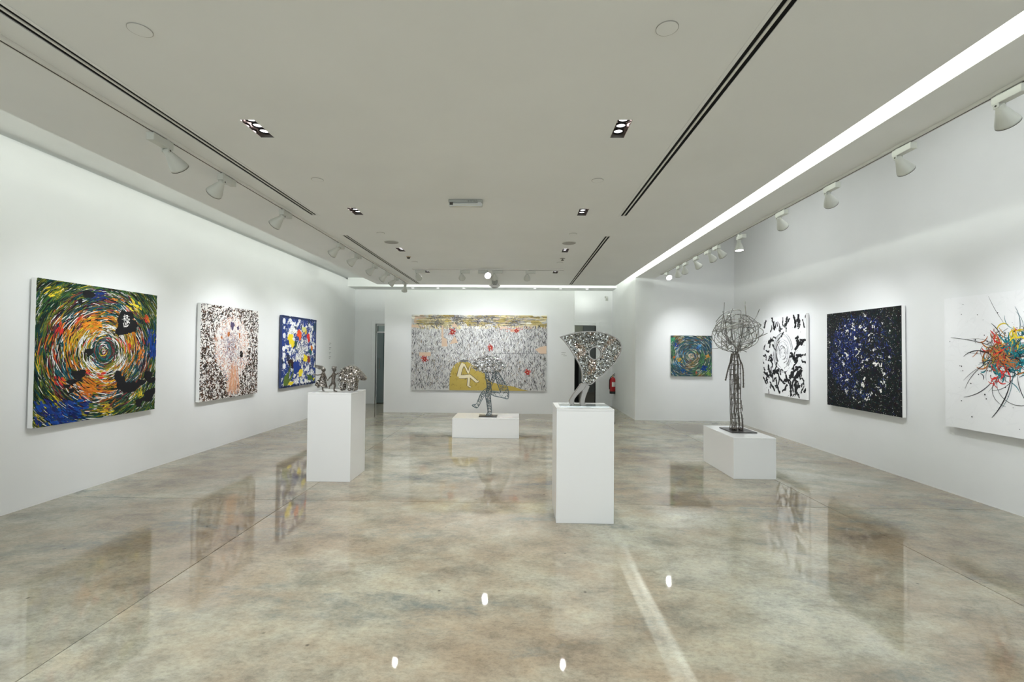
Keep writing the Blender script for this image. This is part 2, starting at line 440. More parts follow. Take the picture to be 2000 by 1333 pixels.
# ------------------------------------------------------------------ ceiling fittings
ORD = ['nearest', 'second', 'third', 'farthest']
def spot(name, loc, direction, power, angle, blend, parent, col=(1.0, 0.98, 0.97), size=0.03):
    d = bpy.data.lights.new(name, 'SPOT'); d.energy = power; d.spot_size = math.radians(angle); d.spot_blend = blend
    d.shadow_soft_size = size; d.color = col
    o = bpy.data.objects.new(name, d); C.objects.link(o)
    o.parent = parent; o.location = Vector(loc)-parent.location
    o.rotation_euler = Vector(direction).to_track_quat('-Z', 'Y').to_euler()
    return o

for ri, x in enumerate(ROWX):
    side = ('left', 'right')[ri]
    for k, y in enumerate(DLY):
        if k < 2: lab = 'recessed triple downlight of the %s row, %s behind the viewer' % (side, ('far', 'close')[k])
        elif k == 2: lab = 'recessed triple downlight of the %s row just above the viewer' % side
        else: lab = 'recessed triple downlight, %s in view of the %s ceiling row' % (ORD[k-3], side)
        t = thing('triple_downlight', lab, 'downlight', (x, y, HC), 'recessed triple downlights in the ceiling panel')
        tr = MB(); e = 0.0475; f = 0.1225
        tr.box(x-e, x-e+0.003, y-f, y+f, HC+0.001, HC+0.05).box(x+e-0.003, x+e, y-f, y+f, HC+0.001, HC+0.05)
        MB().box(x-e, x+e, y-f, y-f+0.003, HC+0.001, HC+0.05).build('end_plate', 'dark', t); MB().box(x-e, x+e, y+f-0.003, y+f, HC+0.001, HC+0.05).build('end_plate', 'dark', t)
        tr.box(x-e, x+e, y-f, y+f, HC+0.05, HC+0.053)
        tr.build('reflector_box', 'chrome', t)
        for q in (-1, 0, 1):
            lm = MB(); mt = Matrix.Translation((x, y+q*0.079, HC+0.02))
            lm.lathe([(0.030, 0.0), (0.037, 0.0), (0.037, 0.012), (0.030, 0.012)], mt, 20, False, False)
            ring = lm.build('lamp_ring', 'black', t, smooth=False)
            MB().lathe([(0.0005, 0.004), (0.018, 0.0045), (0.0302, 0.008)], mt, 20, True, False).build('lens', 'lens', ring)
        spot('downlight_beam', (x, y, HC+0.012), (0, 0, -1), POW_DOWN, 125, 0.9, t, (1.0, 0.99, 0.96), 0.015)

for ri, x in enumerate(ROWX):
    side = ('left', 'right')[ri]
    for k, y in enumerate((2.045, 3.89, 5.69, 7.56)):
        t = thing('ceiling_cover_plate', 'flat round white cover plate, %s of the %s ceiling row' % (ORD[k], side), 'cover plate', (x, y, HC), 'round ceiling cover plates')
        MB().lathe([(0.047, -0.004), (0.047, 0.0)], Matrix.Translation((x, y, HC)), 32).build('disc', 'ceil', t)
        MB().lathe([(0.0472, -0.0035), (0.0495, -0.0035), (0.0495, -0.0002), (0.0472, -0.0002)], Matrix.Translation((x, y, HC)), 32, False, False).build('rim', 'grille', t)
    y = 6.17
    t = thing('ceiling_speaker', 'round grey ceiling speaker grille in the %s row' % side, 'speaker', (x, y, HC))
    MB().lathe([(0.094, -0.006), (0.096, -0.002), (0.096, 0.0)], Matrix.Translation((x, y, HC)), 32).build('rim', 'fixture', t)
    MB().lathe([(0.001, -0.010), (0.05, -0.009), (0.085, -0.007), (0.088, -0.006)], Matrix.Translation((x, y, HC)), 32).build('grille', 'grille', t)
x, y = ROWX[0], 7.13
t = thing('smoke_detector', 'small brownish smoke detector near the far left ceiling track', 'detector', (x, y, HC))
MB().lathe([(0.030, -0.012), (0.036, -0.004), (0.036, 0)], Matrix.Translation((x, y, HC)), 24).build('base', mat('beige_plastic', (0.55, 0.46, 0.33), 0.5), t)
MB().lathe([(0.012, -0.036), (0.022, -0.030), (0.026, -0.012)], Matrix.Translation((x, y, HC)), 24).build('sensor_head', 'dark', t)
x, y = ROWX[1]+0.01, 7.2
t = thing('sprinkler_head', 'small grey sprinkler head near the far end of the right slot', 'sprinkler', (x, y, HC))
MB().lathe([(0.040, -0.006), (0.042, 0)], Matrix.Translation((x, y, HC)), 24).build('escutcheon', 'grille', t)
MB().lathe([(0.010, -0.030), (0.010, -0.006)], Matrix.Translation((x, y, HC)), 12).build('pipe', 'steel2', t)
MB().lathe([(0.024, -0.036), (0.024, -0.030)], Matrix.Translation((x, y, HC)), 16).build('deflector', 'dark', t)

for si, x in enumerate(SLOTX):
    for k, (y0, y1) in enumerate(SLOTY):
        t = thing('slot_diffuser', 'black twin-slot air diffuser, %s ceiling, %s length' % (('left', 'right')[si], ('near', 'far')[k]), 'air diffuser', (x, (y0+y1)/2, HC), 'linear air diffusers')
        MB().box(x-0.0325, x+0.0325, y0+0.001, y1-0.001, HC+0.004, HC+0.06).build('plenum', 'black', t)
        MB().box(x-0.0065, x+0.0065, y0+0.001, y1-0.001, HC-0.002, HC+0.004).build('centre_bar', 'rail', t)
        MB().box(x-0.052, x-0.0305, y0-0.02, y1+0.02, HC-0.003, HC-0.0005).box(x+0.0305, x+0.052, y0-0.02, y1+0.02, HC-0.003, HC-0.0005).box(x-0.0305, x+0.0305, y0-0.02, y0, HC-0.003, HC-0.0005).box(x-0.0305, x+0.0305, y1, y1+0.02, HC-0.003, HC-0.0005).build('flange', 'ceil', t)

# ------------------------------------------------------------------ track lighting
def track(label, p0, p1, axis, z):
    t = thing('light_track', label, 'light track', ((p0[0]+p1[0])/2, (p0[1]+p1[1])/2, z))
    h = 0.018
    if axis == 'y':
        x = p0[0]
        MB().box(x-h, x+h, p0[1], p1[1], z-0.022, z).build('rail', 'rail', t, bevel=0.002)
        MB().box(x-0.0045, x+0.0045, p0[1]+0.01, p1[1]-0.01, z-0.0232, z-0.021).build('conductor_groove', 'dark', t)
    else:
        y = p0[1]
        MB().box(p0[0], p1[0], y-h, y+h, z-0.022, z).build('rail', 'rail', t, bevel=0.002)
        MB().box(p0[0]+0.01, p1[0]-0.01, y-0.0045, y+0.0045, z-0.0232, z-0.021).build('conductor_groove', 'dark', t)
    return t
XT, XTR, YTB = -2.44, 2.93, 8.17
track('white light track running along the left side of the ceiling', (XT, YF+0.4), (XT, 9.92), 'y', HC)
track('white light track along the beam above the right alcove', (XTR, YF+0.4), (XTR, 9.6), 'y', HBEAM)
track('short white light track crossing the ceiling before the partition', (-1.93, YTB), (0.78, YTB), 'x', HC)

def spotlight(label, group, pos, axis, z, target, flip=1, lens='lensdim', power=None, angle=62, drop=0.0, scale=1.0):
    """track spotlight: box on the rail, knuckle, bell shaped head; aimed at a target"""
    x, y = pos
    t = thing('track_spotlight', label, 'spotlight', (x, y, z-0.022), group)
    zb = z-0.022
    ax = Vector((0, 1, 0)) if axis == 'y' else Vector((1, 0, 0))
    # adapter foot in the rail, driver box under it
    foot = MB().box(x-0.013, x+0.013, y-0.013, y+0.013, zb-0.012-drop, zb+0.001)
    foot.build('adapter_foot', 'fixture', t)
    bc = Vector((x, y, zb-0.012-drop-0.022)) + ax*(0.055*flip)
    bl = (0.052, 0.175) if axis == 'y' else (0.175, 0.052)
    MB().box(bc.x-bl[0]/2, bc.x+bl[0]/2, bc.y-bl[1]/2, bc.y+bl[1]/2, bc.z-0.028, bc.z+0.022).build('driver_box', 'fixture', t, bevel=0.004)
    piv = Vector((x, y, zb-0.012-drop-0.062)) - ax*(0.005*flip)
    side = Vector((1, 0, 0)) if axis == 'y' else Vector((0, 1, 0))
    for sgn in (-1, 1):
        c0 = piv+side*(0.021*sgn)
        MB().obox(Matrix.Translation(c0+Vector((0, 0, 0.014))), 0.005 if axis == 'y' else 0.034, 0.034 if axis == 'y' else 0.005, 0.056).build('bracket', 'fixture', t)
    MB().tube([piv-side*0.026, piv+side*0.026], 0.006, 8).build('pivot_screw', 'dark', t)
    d = (Vector(target)-piv).normalized()
    m = aim_matrix(piv-d*0.012, d)
    s = scale
    prof = [(0.004, -0.004), (0.021, 0.0), (0.0245, 0.006), (0.0250, 0.030*s), (0.0265, 0.036*s), (0.034, 0.056*s), (0.0425, 0.082*s), (0.0515, 0.108*s), (0.0590, 0.132*s), (0.0610, 0.146*s), (0.0580, 0.146*s), (0.0565, 0.136*s), (0.05, 0.118*s)]
    hd = MB().lathe(prof, m, 28, True, False).build('lamp_head', 'fixture', t, smooth=True)
    MB().lathe([(0.0572, 0.144*s), (0.0612, 0.1445*s), (0.0612, 0.148*s), (0.0572, 0.148*s)], m, 28, False, False).build('rim', 'dark', hd)
    MB().lathe([(0.0005, 0.130*s), (0.03, 0.132*s), (0.0574, 0.139*s)], m, 28, True, False).build('lens', lens, hd)
    spot('spotlight_beam', piv+d*(0.150*s), d, POW_TRACK if power is None else power, angle, 1.0, t, (0.93, 0.96, 1.0), 0.02)
    return t

GL = 'spotlights on the left ceiling track'
LEFT = [
    (3.10, (-2.15, 5.4, 1.1), 'nearest', -1, 1.0, 40), (3.70, (-4.5, 4.75, 1.35), 'second', 1, 1.0, 50), (4.66, (-4.5, 5.35, 1.3), 'third', 1, 1.1, 46),
    (6.12, (-4.5, 6.9, 1.45), 'fourth', 1, 1.2, 46), (6.80, (-4.5, 7.35, 1.5), 'fifth', 1, 1.2, 46), (7.62, (-4.5, 8.6, 1.45), 'sixth', 1, 1.0, 46),
    (8.35, (-4.5, 9.2, 1.4), 'seventh', 1, 1.0, 46), (8.95, (-4.5, 9.7, 1.35), 'eighth', 1, 1.0, 46), (9.70, (-3.0, 10.9, 1.2), 'farthest', -1, 0.35, 46)]
for y, tg, nm, fl, pw, an in LEFT:
    an += 16
    spotlight('white bell-shaped spotlight on the left ceiling track, %s from the viewer' % nm, GL, (XT, y), 'y', HC, tg, fl, power=POW_TRACK*pw, angle=an)
GR = 'spotlights on the right beam track'
RIGHT = [
    (2.84, (4.6, 3.6, 1.5), 'nearest', -1, 0, 'lens', 1.0), (3.60, (4.6, 4.3, 1.55), 'second', -1, 0, 'lensdim', 0.8), (4.42, (4.6, 5.9, 1.5), 'third', -1, 0, 'lensdim', 0.9),
    (5.25, (4.6, 6.6, 1.5), 'fourth', -1, 0, 'lensdim', 0.9), (6.20, (2.86, 5.9, 0.6), 'fifth, lit,', -1, 0.03, 'lens', 0.7),
    (6.86, (4.6, 7.7, 1.45), 'sixth', 1, 0, 'lensdim', 0.8), (7.18, (4.6, 8.3, 1.5), 'seventh', 1, 0, 'lensdim', 0.8), (7.76, (4.6, 8.6, 1.4), 'eighth', -1, 0, 'lensdim', 0.6),
    (8.25, (3.8, 10.1, 1.3), 'ninth', -1, 0, 'lensdim', 0.7), (8.60, (3.6, 10.1, 1.5), 'tenth', -1, 0, 'lensdim', 0.6), (9.20, (2.85, 6.1, 1.2), 'farthest, lit,', 1, 0, 'lens', 0.35)]
for y, tg, nm, fl, dr, ln, pw in RIGHT:
    spotlight('white bell-shaped spotlight on the right beam track, %s from the viewer' % nm, GR, (XTR, y), 'y', HBEAM, tg, fl, lens=ln, power=POW_TRACK*pw*1.2, drop=dr, angle=60)
GB = 'spotlights on the cross track before the partition'
BACK = [(-1.84, (-1.7, 10.9, 1.5), 'leftmost', 'lensdim', 1, 0.5), (-1.04, (-1.2, 10.9, 1.7), 'second from left', 'lensdim', 1, 0.9), (-0.61, (0.58, 4.3, 1.35), 'lit one facing the room', 'lens', -1, 0.3),
        (-0.46, (-0.55, 10.9, 1.7), 'fourth from left', 'lensdim', 1, 1.0), (0.127, (0.1, 10.9, 1.75), 'rightmost', 'lensdim', 1, 0.7)]
for x, tg, nm, ln, fl, pw in BACK:
    spotlight('white bell-shaped spotlight on the cross track, %s' % nm, GB, (x, YTB), 'x', HC, tg, fl, lens=ln, power=POW_TRACK*pw*1.25, angle=58)

# unseen strip lights added on the alcove ceiling to lift the upper right wall
for k, y in enumerate((-2.0, 1.2, 4.4, 7.6)):
    t = thing('added_strip_light', 'added unseen strip light on the high alcove ceiling, %s from the viewer' % ('behind and first', 'second', 'third', 'fourth')[k], 'strip light', (3.25, y, HALC), 'added strip lights above the alcove')
    MB().box(3.20, 3.30, y-0.75, y+0.75, HALC-0.05, HALC).build('housing', 'fixture', t, bevel=0.005)
    MB().tube([(3.25, y-0.7, HALC-0.07), (3.25, y+0.7, HALC-0.07)], 0.013, 10).build('tube', 'lens', t)
    d = bpy.data.lights.new('added_strip_glow', 'AREA'); d.shape = 'RECTANGLE'; d.size = 0.1; d.size_y = 1.4; d.energy = POW_ALC; d.color = (0.95, 1.0, 1.0)
    o = bpy.data.objects.new('added_strip_glow', d); C.objects.link(o); o.parent = t; o.location = (0, 0, -0.09)

# small downlights in the back soffit
SOFN = ['leftmost', 'second from left', 'third from left', 'third from right', 'second from right', 'rightmost']
for nm, x in zip(SOFN, (-2.88, -2.20, -1.51, 0.39, 1.08, 1.78)):
    y = 12.27
    t = thing('soffit_downlight', 'small round downlight glowing in the back soffit, %s' % nm, 'downlight', (x, y, HS), 'soffit downlights')
    MB().lathe([(0.040, -0.004), (0.055, -0.003), (0.055, 0.0)], Matrix.Translation((x, y, HS)), 24, False, False).build('trim_ring', 'fixture', t)
    MB().lathe([(0.001, -0.002), (0.040, -0.003)], Matrix.Translation((x, y, HS)), 24, True, False).build('lens', 'lens', t)
    spot('downlight_beam', (x, y, HS-0.01), (0, 0, -1), 9.0, 160, 1.0, t, (0.95, 1.0, 0.95))

# emergency light on the ceiling
x, y = -0.533, 4.42
t = thing('emergency_light', 'clear emergency light box with handwritten marks on the ceiling centre', 'emergency light', (x, y, HC))
MB().box(x-0.165, x+0.165, y-0.032, y+0.032, HC-0.032, HC).build('base', 'greybox', t, bevel=0.006)
MB().box(x-0.160, x+0.160, y-0.028, y+0.028, HC-0.064, HC-0.032).build('clear_cover', 'acrylic', t, bevel=0.008)
MB().tube([(x-0.12, y-0.030, HC-0.048), (x+0.12, y-0.030, HC-0.048)], 0.006, 8).build('tube', 'fixture', t)
for sx in (-1, 1): MB().box(x+sx*0.135-0.016, x+sx*0.135+0.016, y-0.0335, y-0.027, HC-0.056, HC-0.030).build('end_clip', 'dark' if sx < 0 else 'silver', t)
mk = MB(); yy = y-0.0325
def mark(x0, z0, x1, z1): mk.tube([(x+x0, yy, HC+z0), (x+x1, yy, HC+z1)], 0.0011, 4)
for seg in ((.022, -.02, .030, -.012), (.030, -.012, .030, -.026), (.022, -.02, .034, -.02), (.040, -.010, .052, -.010), (.046, -.010, .046, -.024), (.060, -.010, .060, -.026), (.060, -.010, .070, -.010), (.060, -.018, .068, -.018), (.076, -.010, .076, -.027), (.086, -.010, .086, -.027), (.076, -.010, .086, -.010), (.096, -.010, .106, -.010), (.106, -.010, .098, -.026), (.098, -.026, .110, -.026), (.112, -.014, .120, -.024)):
    mark(*seg)
mk.build('handwriting', 'dark', t)

# dome camera hanging behind the cross track
x, y = -0.53, 9.55
t = thing('ceiling_camera', 'grey ceiling device with a black dome behind the cross track', 'camera', (x, y, HC))
MB().lathe([(0.045, -0.085), (0.062, -0.03), (0.066, 0.0)], Matrix.Translation((x, y, HC)), 24).build('housing', 'greybox', t, smooth=False)
MB().lathe([(0.001, -0.135), (0.022, -0.128), (0.036, -0.108), (0.042, -0.085)], Matrix.Translation((x, y, HC)), 24).build('dome', mat('black_dome', (0.01, 0.012, 0.013), 0.08), t, smooth=True)
MB().lathe([(0.055, -0.150), (0.118, -0.110), (0.122, -0.104), (0.060, -0.140)], Matrix.Translation((x, y, HC)), 28, False, False).build('reflector_dish', 'silver', t, smooth=True)
ms = MB()
for a in range(3):
    q = 2*PI*a/3+0.5
    ms.tube([(x+0.06*math.cos(q), y+0.06*math.sin(q), HC-0.02), (x+0.10*math.cos(q), y+0.10*math.sin(q), HC-0.118)], 0.003, 6)
ms.build('support_rod', 'steel2', t)

# ------------------------------------------------------------------ pedestals
def pedestal(label, x0, x1, y0, y1, h):
    t = thing('pedestal', label, 'pedestal', ((x0+x1)/2, (y0+y1)/2, 0), 'white display pedestals')
    MB().box(x0, x1, y0, y1, 0.0, h-0.018).build('body', 'pedestal', t, bevel=0.003)
    MB().box(x0, x1, y0, y1, h-0.0178, h).build('top_panel', 'pedestal', t, bevel=0.002)
pedestal('tall white pedestal under the running children and animal sculpture', -2.395, -1.900, 5.19, 5.685, 1.0)
pedestal('tall white pedestal under the perforated silver sculpture with two legs', 0.328, 0.829, 4.043, 4.543, 0.993)
pedestal('low wide white pedestal in front of the partition painting', -1.142, 0.0, 7.876, 8.555, 0.333)
pedestal('low deep white pedestal under the wire-headed figure by the right wall', 2.545, 3.045, 5.53, 6.43, 0.487)

# ------------------------------------------------------------------ paintings
class Painter:
    """strokes of paint on a canvas w x h metres, origin at the lower left corner; several thin layers"""
    def __init__(s, w, h, seed): s.w = w; s.h = h; s.mb = MB(); s.r = random.Random(seed); s.zr = random.Random(seed+1)
    def z(s, layer): return 0.0008+(layer+s.zr.random()*0.9)*0.00018      # no two strokes share a plane
    def cl(s, x, y): return (min(max(x, 0.0), s.w), min(max(y, 0.0), s.h))
    def face(s, pts, col, layer):
        z = s.z(layer); i = len(s.mb.v)
        P = [s.cl(x, y) for x, y in pts]
        s.mb.v += [(x, y, z) for x, y in P]; s.mb.f.append(tuple(range(i, i+len(P)))); s.mb.c.append(col)
    def jit(s, c, a=0.12):
        k = 1+s.r.uniform(-a, a)
        return tuple(max(0, min(1, x*k+s.r.uniform(-a, a)*0.03)) for x in c)
    def stroke(s, pts, wd, col, layer, taper=True):
        n = len(pts)
        L_, R_ = [], []
        for i in range(n):
            a = pts[max(i-1, 0)]; b_ = pts[min(i+1, n-1)]
            tx, ty = b_[0]-a[0], b_[1]-a[1]; d = math.hypot(tx, ty) or 1
            f = (0.35+0.65*math.sin(PI*(i+0.5)/n)) if taper else 1.0
            hw = wd/2*f
            L_.append((pts[i][0]-ty/d*hw, pts[i][1]+tx/d*hw)); R_.append((pts[i][0]+ty/d*hw, pts[i][1]-tx/d*hw))
        z = s.z(layer); b0 = len(s.mb.v)
        for i in range(n):
            for p in (L_[i], R_[i]):
                q = s.cl(*p); s.mb.v.append((q[0], q[1], z))
        for i in range(n-1):
            k = b0+2*i; s.mb.f.append((k, k+1, k+3, k+2)); s.mb.c.append(col)
    def arc(s, cx, cy, rad, a0, a1, wd, col, layer, n=6, asp=1.0):
        s.stroke([(cx+rad*math.cos(a0+(a1-a0)*i/(n-1)), cy+rad*asp*math.sin(a0+(a1-a0)*i/(n-1))) for i in range(n)], wd, col, layer)
    def blob(s, cx, cy, rx, ry, col, layer, n=13, irr=0.3, ang=0.0):
        pts = []; ph = s.r.uniform(0, 99)
        for i in range(n):
            a = 2*PI*i/n; k = 1+irr*(s.r.random()*2-1)
            x, y = rx*k*math.cos(a), ry*k*math.sin(a)
            pts.append((cx+x*math.cos(ang)-y*math.sin(ang), cy+x*math.sin(ang)+y*math.cos(ang)))
        # fan, so that concave outlines stay clean
        z = s.z(layer); i0 = len(s.mb.v); q = s.cl(cx, cy); s.mb.v.append((q[0], q[1], z))
        for p in pts: q = s.cl(*p); s.mb.v.append((q[0], q[1], z))
        for k in range(n): s.mb.f.append((i0, i0+1+k, i0+1+(k+1) % n)); s.mb.c.append(col)
    def curl(s, x, y, ang, length, bend, n=5):
        pts = [(x, y)]
        for i in range(n-1):
            x += math.cos(ang)*length/(n-1); y += math.sin(ang)*length/(n-1); ang += bend/(n-1); pts.append((x, y))
        return pts

WALLM = {'left': Matrix(((0, 0, 1), (1, 0, 0), (0, 1, 0))), 'right': Matrix(((0, 0, -1), (-1, 0, 0), (0, 1, 0))), 'back': Matrix(((1, 0, 0), (0, 0, -1), (0, 1, 0)))}
def hang(label, wall, corner, w_, h_, depth, side_mat='canvas'):
    """corner = lower left corner of the painted face as seen; returns root and a function adding painted parts"""
    corner = Vector(corner)+WALLM[wall] @ Vector((0, 0, 0.016))
    depth -= 0.006
    mtx = Matrix.Translation(corner) @ WALLM[wall].to_4x4()
    base = mtx @ Vector((w_/2, 0, -depth))
    t = thing('painting', label, 'painting', base)
    cv = MB().box(0, w_, 0, h_, -depth, 0.0)
    cv.v = [tuple(mtx @ Vector(v)) for v in cv.v]
    cv.build('canvas', side_mat, t, bevel=0.003)
    def add(name, p, is_stuff=True):
        p.mb.v = [tuple(mtx @ Vector(v)) for v in p.mb.v]
        o = p.mb.build(name, 'paint', t)
        if is_stuff: stuff(o)
        return o
    return t, add, mtx

WHITE = (0.80, 0.79, 0.77); BLACK = (0.012, 0.012, 0.014)
# --- 1: large spiral in many colours
W1, H1 = 1.42, 1.40
t, add, mx = hang('large square painting of concentric orange, green and white strokes with black blots, nearest left', 'left', (XL+0.055, 4.19, 0.74), W1, H1, 0.055)
p = Painter(W1, H1, 11); r = p.r
p.face([(0.012, 0.0), (W1, 0.0), (W1, H1), (0.012, H1)], WHITE, -1)
TEAL = (0.015, 0.10, 0.13); DTEAL = (0.01, 0.055, 0.07); GREEN = (0.055, 0.14, 0.035); OLIVE = (0.16, 0.18, 0.02); DGREEN = (0.012, 0.05, 0.03)
ORANGE = (0.62, 0.19, 0.02); OCHRE = (0.52, 0.32, 0.03); YEL = (0.75, 0.58, 0.03); REDC = (0.62, 0.035, 0.03); MAR = (0.17, 0.03, 0.04); BLUE = (0.01, 0.035, 0.19)
def pick(lst):
    x = r.random()*sum(k for k, _ in lst)
    for k, c in lst:
        x -= k
        if x <= 0: return c
    return lst[-1][1]
def c1(rr, a, u, v):
    n = noise.noise(Vector((u*4.0, v*4.0, 3.3)))
    if rr < 0.045: return pick([(3, MAR), (3, WHITE), (3, DGREEN), (1, YEL)])
    if rr < 0.12: return pick([(5, DGREEN), (4, TEAL), (2, MAR), (1.0, WHITE), (1, OLIVE)])
    if rr < 0.21: return pick([(6.0, WHITE), (2.0, OCHRE), (2, OLIVE), (1.6, BLACK), (0.8 if n > 0 else 0.3, REDC)])
    if rr < 0.31:
        if n > -0.05: return pick([(6, ORANGE), (5, OCHRE), (1.0, YEL), (0.4, WHITE), (1.5, OLIVE), (2.2, BLACK), (1, MAR)])
        return pick([(1.5, WHITE), (3, OLIVE), (2, TEAL), (2.5, ORANGE), (1.8, BLACK)])
    if rr < 0.39:
        if n > 0.12: return pick([(2.6, WHITE), (2, ORANGE), (1, REDC), (1.4, TEAL), (1.6, BLACK)])
        return pick([(4, TEAL), (1.2, WHITE), (2, MAR), (2.4, DTEAL), (1.5, OLIVE), (1, BLACK)])
    if rr < 0.47: return pick([(3, DTEAL), (2.4, MAR), (0.7, WHITE), (2.5, OLIVE), (2.0, GREEN), (1.0, ORANGE), (2.0, BLACK)])
    if n > 0.18: return pick([(4, OLIVE), (2.4, YEL), (3, GREEN), (0.8, WHITE), (3, DGREEN)])
    return pick([(4, GREEN), (5, DGREEN), (3, OLIVE), (0.8, WHITE), (2, DTEAL), (0.6, YEL), (2.2, BLACK)])
cx, cy = 0.50*W1, 0.51*H1
for i in range(1500):
    rr = 0.78*math.sqrt(r.random()); a = r.uniform(0, 2*PI); u = 0.5+rr*math.cos(a); v = 0.51+rr*math.sin(a)
    if not (-0.03 < u < 1.03 and -0.03 < v < 1.03): continue
    c = c1(rr, a, u, v)
    if c == WHITE and r.random() < .6: c = c1(rr, a, u, v)
    p.arc(cx, cy, rr*W1, a, a+r.uniform(.05, .14)/max(rr, .05), r.uniform(.02, .035), p.jit(c, .25), 0, 6)
for i in range(9000):
    rr = 0.78*math.sqrt(r.random()) if i > 1200 else 0.40*r.random()
    a = r.uniform(0, 2*PI); u = 0.5+rr*math.cos(a); v = 0.51+rr*math.sin(a)
    if not (-0.03 < u < 1.03 and -0.03 < v < 1.03): continue
    ln = r.uniform(0.04, 0.15)/max(rr, 0.05)*0.9
    wig = r.uniform(-0.03, 0.03)
    col = p.jit(c1(rr, a, u, v), 0.25)
    pts = [(cx+(rr+wig*k/4)*W1*math.cos(a+ln*k/4), cy+(rr+wig*k/4)*W1*math.sin(a+ln*k/4)) for k in range(5)]
    p.stroke(pts, r.uniform(0.004, 0.010 if col[1] > .5 else 0.018), col, 1+i*22//9000)
for i in range(2200):
    rr = 0.75*math.sqrt(r.random()); a = r.uniform(0, 2*PI)
    p.arc(cx, cy, rr*W1, a, a+r.uniform(0.05, 0.22), r.uniform(0.003, 0.006), p.jit(pick([(5, BLACK), (0.5, WHITE), (2, DGREEN), (1, OLIVE)])), 24+i % 4, 5)
def patch(u0, u1, v0, v1, cols, n, lay, wd=0.016):
    for i in range(n):
        x = r.gauss((u0+u1)/2, (u1-u0)/3.2)*W1; y = r.gauss((v0+v1)/2, (v1-v0)/3.2)*H1
        if not (u0*W1-.03 < x < u1*W1+.03 and v0*H1-.03 < y < v1*H1+.03): continue
        p.stroke(p.curl(x, y, math.atan2(y-cy, x-cx)+PI/2+r.uniform(-.5, .5), r.uniform(0.03, 0.08), r.uniform(-.6, .6)), r.uniform(0.3, 0.9)*wd, p.jit(r.choice(cols), 0.3), lay+i % 3)
patch(0.02, 0.34, 0.00, 0.17, [BLUE, (0.008, 0.02, 0.10), (0.01, 0.06, 0.28)], 260, 29, 0.03)
patch(0.92, 1.0, 0.42, 0.66, [BLUE, (0.01, 0.05, 0.26)], 90, 29, 0.026)
patch(0.40, 0.52, 0.91, 0.99, [BLUE, (0.02, 0.02, 0.12)], 40, 29)
patch(0.08, 0.20, 0.88, 0.97, [YEL, OLIVE, GREEN], 60, 28)
patch(0.72, 0.84, 0.84, 0.92, [YEL, (0.85, 0.7, 0.05)], 34, 29)
patch(0.45, 0.55, 0.03, 0.08, [YEL, OCHRE], 30, 29)
patch(0.80, 0.86, 0.11, 0.17, [YEL], 12, 29)
patch(0.30, 0.46, 0.19, 0.28, [ORANGE, (0.55, 0.14, 0.02)], 60, 28, 0.02)
patch(0.35, 0.50, 0.65, 0.74, [ORANGE, OCHRE, (0.7, 0.25, 0.02)], 70, 28, 0.02)
patch(0.80, 0.86, 0.40, 0.52, [ORANGE], 30, 28, 0.018)
for (u, v, k) in ((0.17, 0.69, .035), (0.72, 0.535, .04), (0.17, 0.31, .032), (0.46, 0.33, .03), (0.90, 0.77, .028), (0.36, 0.37, .02)):
    for q in range(16):
        x, y = r.gauss(u, k*.45)*W1, r.gauss(v, k*.55)*H1; a = math.atan2(y-cy, x-cx)+PI/2
        p.stroke(p.curl(x, y, a, r.uniform(.03, .07), .4), r.uniform(.006, .016), p.jit(pick([(5, REDC), (1.5, ORANGE), (1, MAR)]), .15), 30+q % 3)
KL = [(0.68, .755, .075, .085), (0.66, .69, .06, .05), (0.73, .72, .07, .06), (0.71, .80, .05, .04), (0.62, .665, .03, .03)]
for u, v, a, b_ in KL: p.blob(u*W1, v*H1, a*W1, b_*H1, BLACK, 34, 16, 0.18)
for (u, v, a, b_) in ((.63, .30, .03, .05), (.66, .25, .045, .055), (.71, .215, .06, .05), (.78, .22, .06, .04), (.85, .245, .06, .03), (.92, .30, .045, .045), (.96, .255, .05, .025), (.93, .13, .055, .055), (.97, .16, .04, .03), (.83, .075, .035, .035), (.88, .10, .04, .02),
                      (.30, .33, .045, .035), (.25, .29, .04, .018), (.22, .265, .03, .012), (.33, .36, .025, .02), (.38, .505, .03, .025), (.36, .93, .05, .03), (.30, .875, .02, .02), (.27, .35, .025, .02), (.25, .23, .02, .02)):
    p.blob(u*W1, v*H1, a*W1, b_*H1, BLACK, 34, 15, 0.28)
for i in range(70):
    a = r.uniform(0, 6.28); k = 0.045*math.sqrt(r.random())
    p.blob((0.685+k*math.cos(a)*0.8)*W1, (0.755+k*math.sin(a)*1.2)*H1, r.uniform(.003, .009), r.uniform(.003, .009), WHITE, 36, 7, 0.4)
for i in range(500):
    rr = 0.75*math.sqrt(r.random()); a = r.uniform(0, 2*PI)
    p.arc(cx, cy, rr*W1, a, a+r.uniform(0.05, 0.2), r.uniform(0.002, 0.005), p.jit(pick([(4, BLACK), (1, WHITE), (1.5, DGREEN), (1, OCHRE)])), 33, 5)
add('paint_strokes', p)

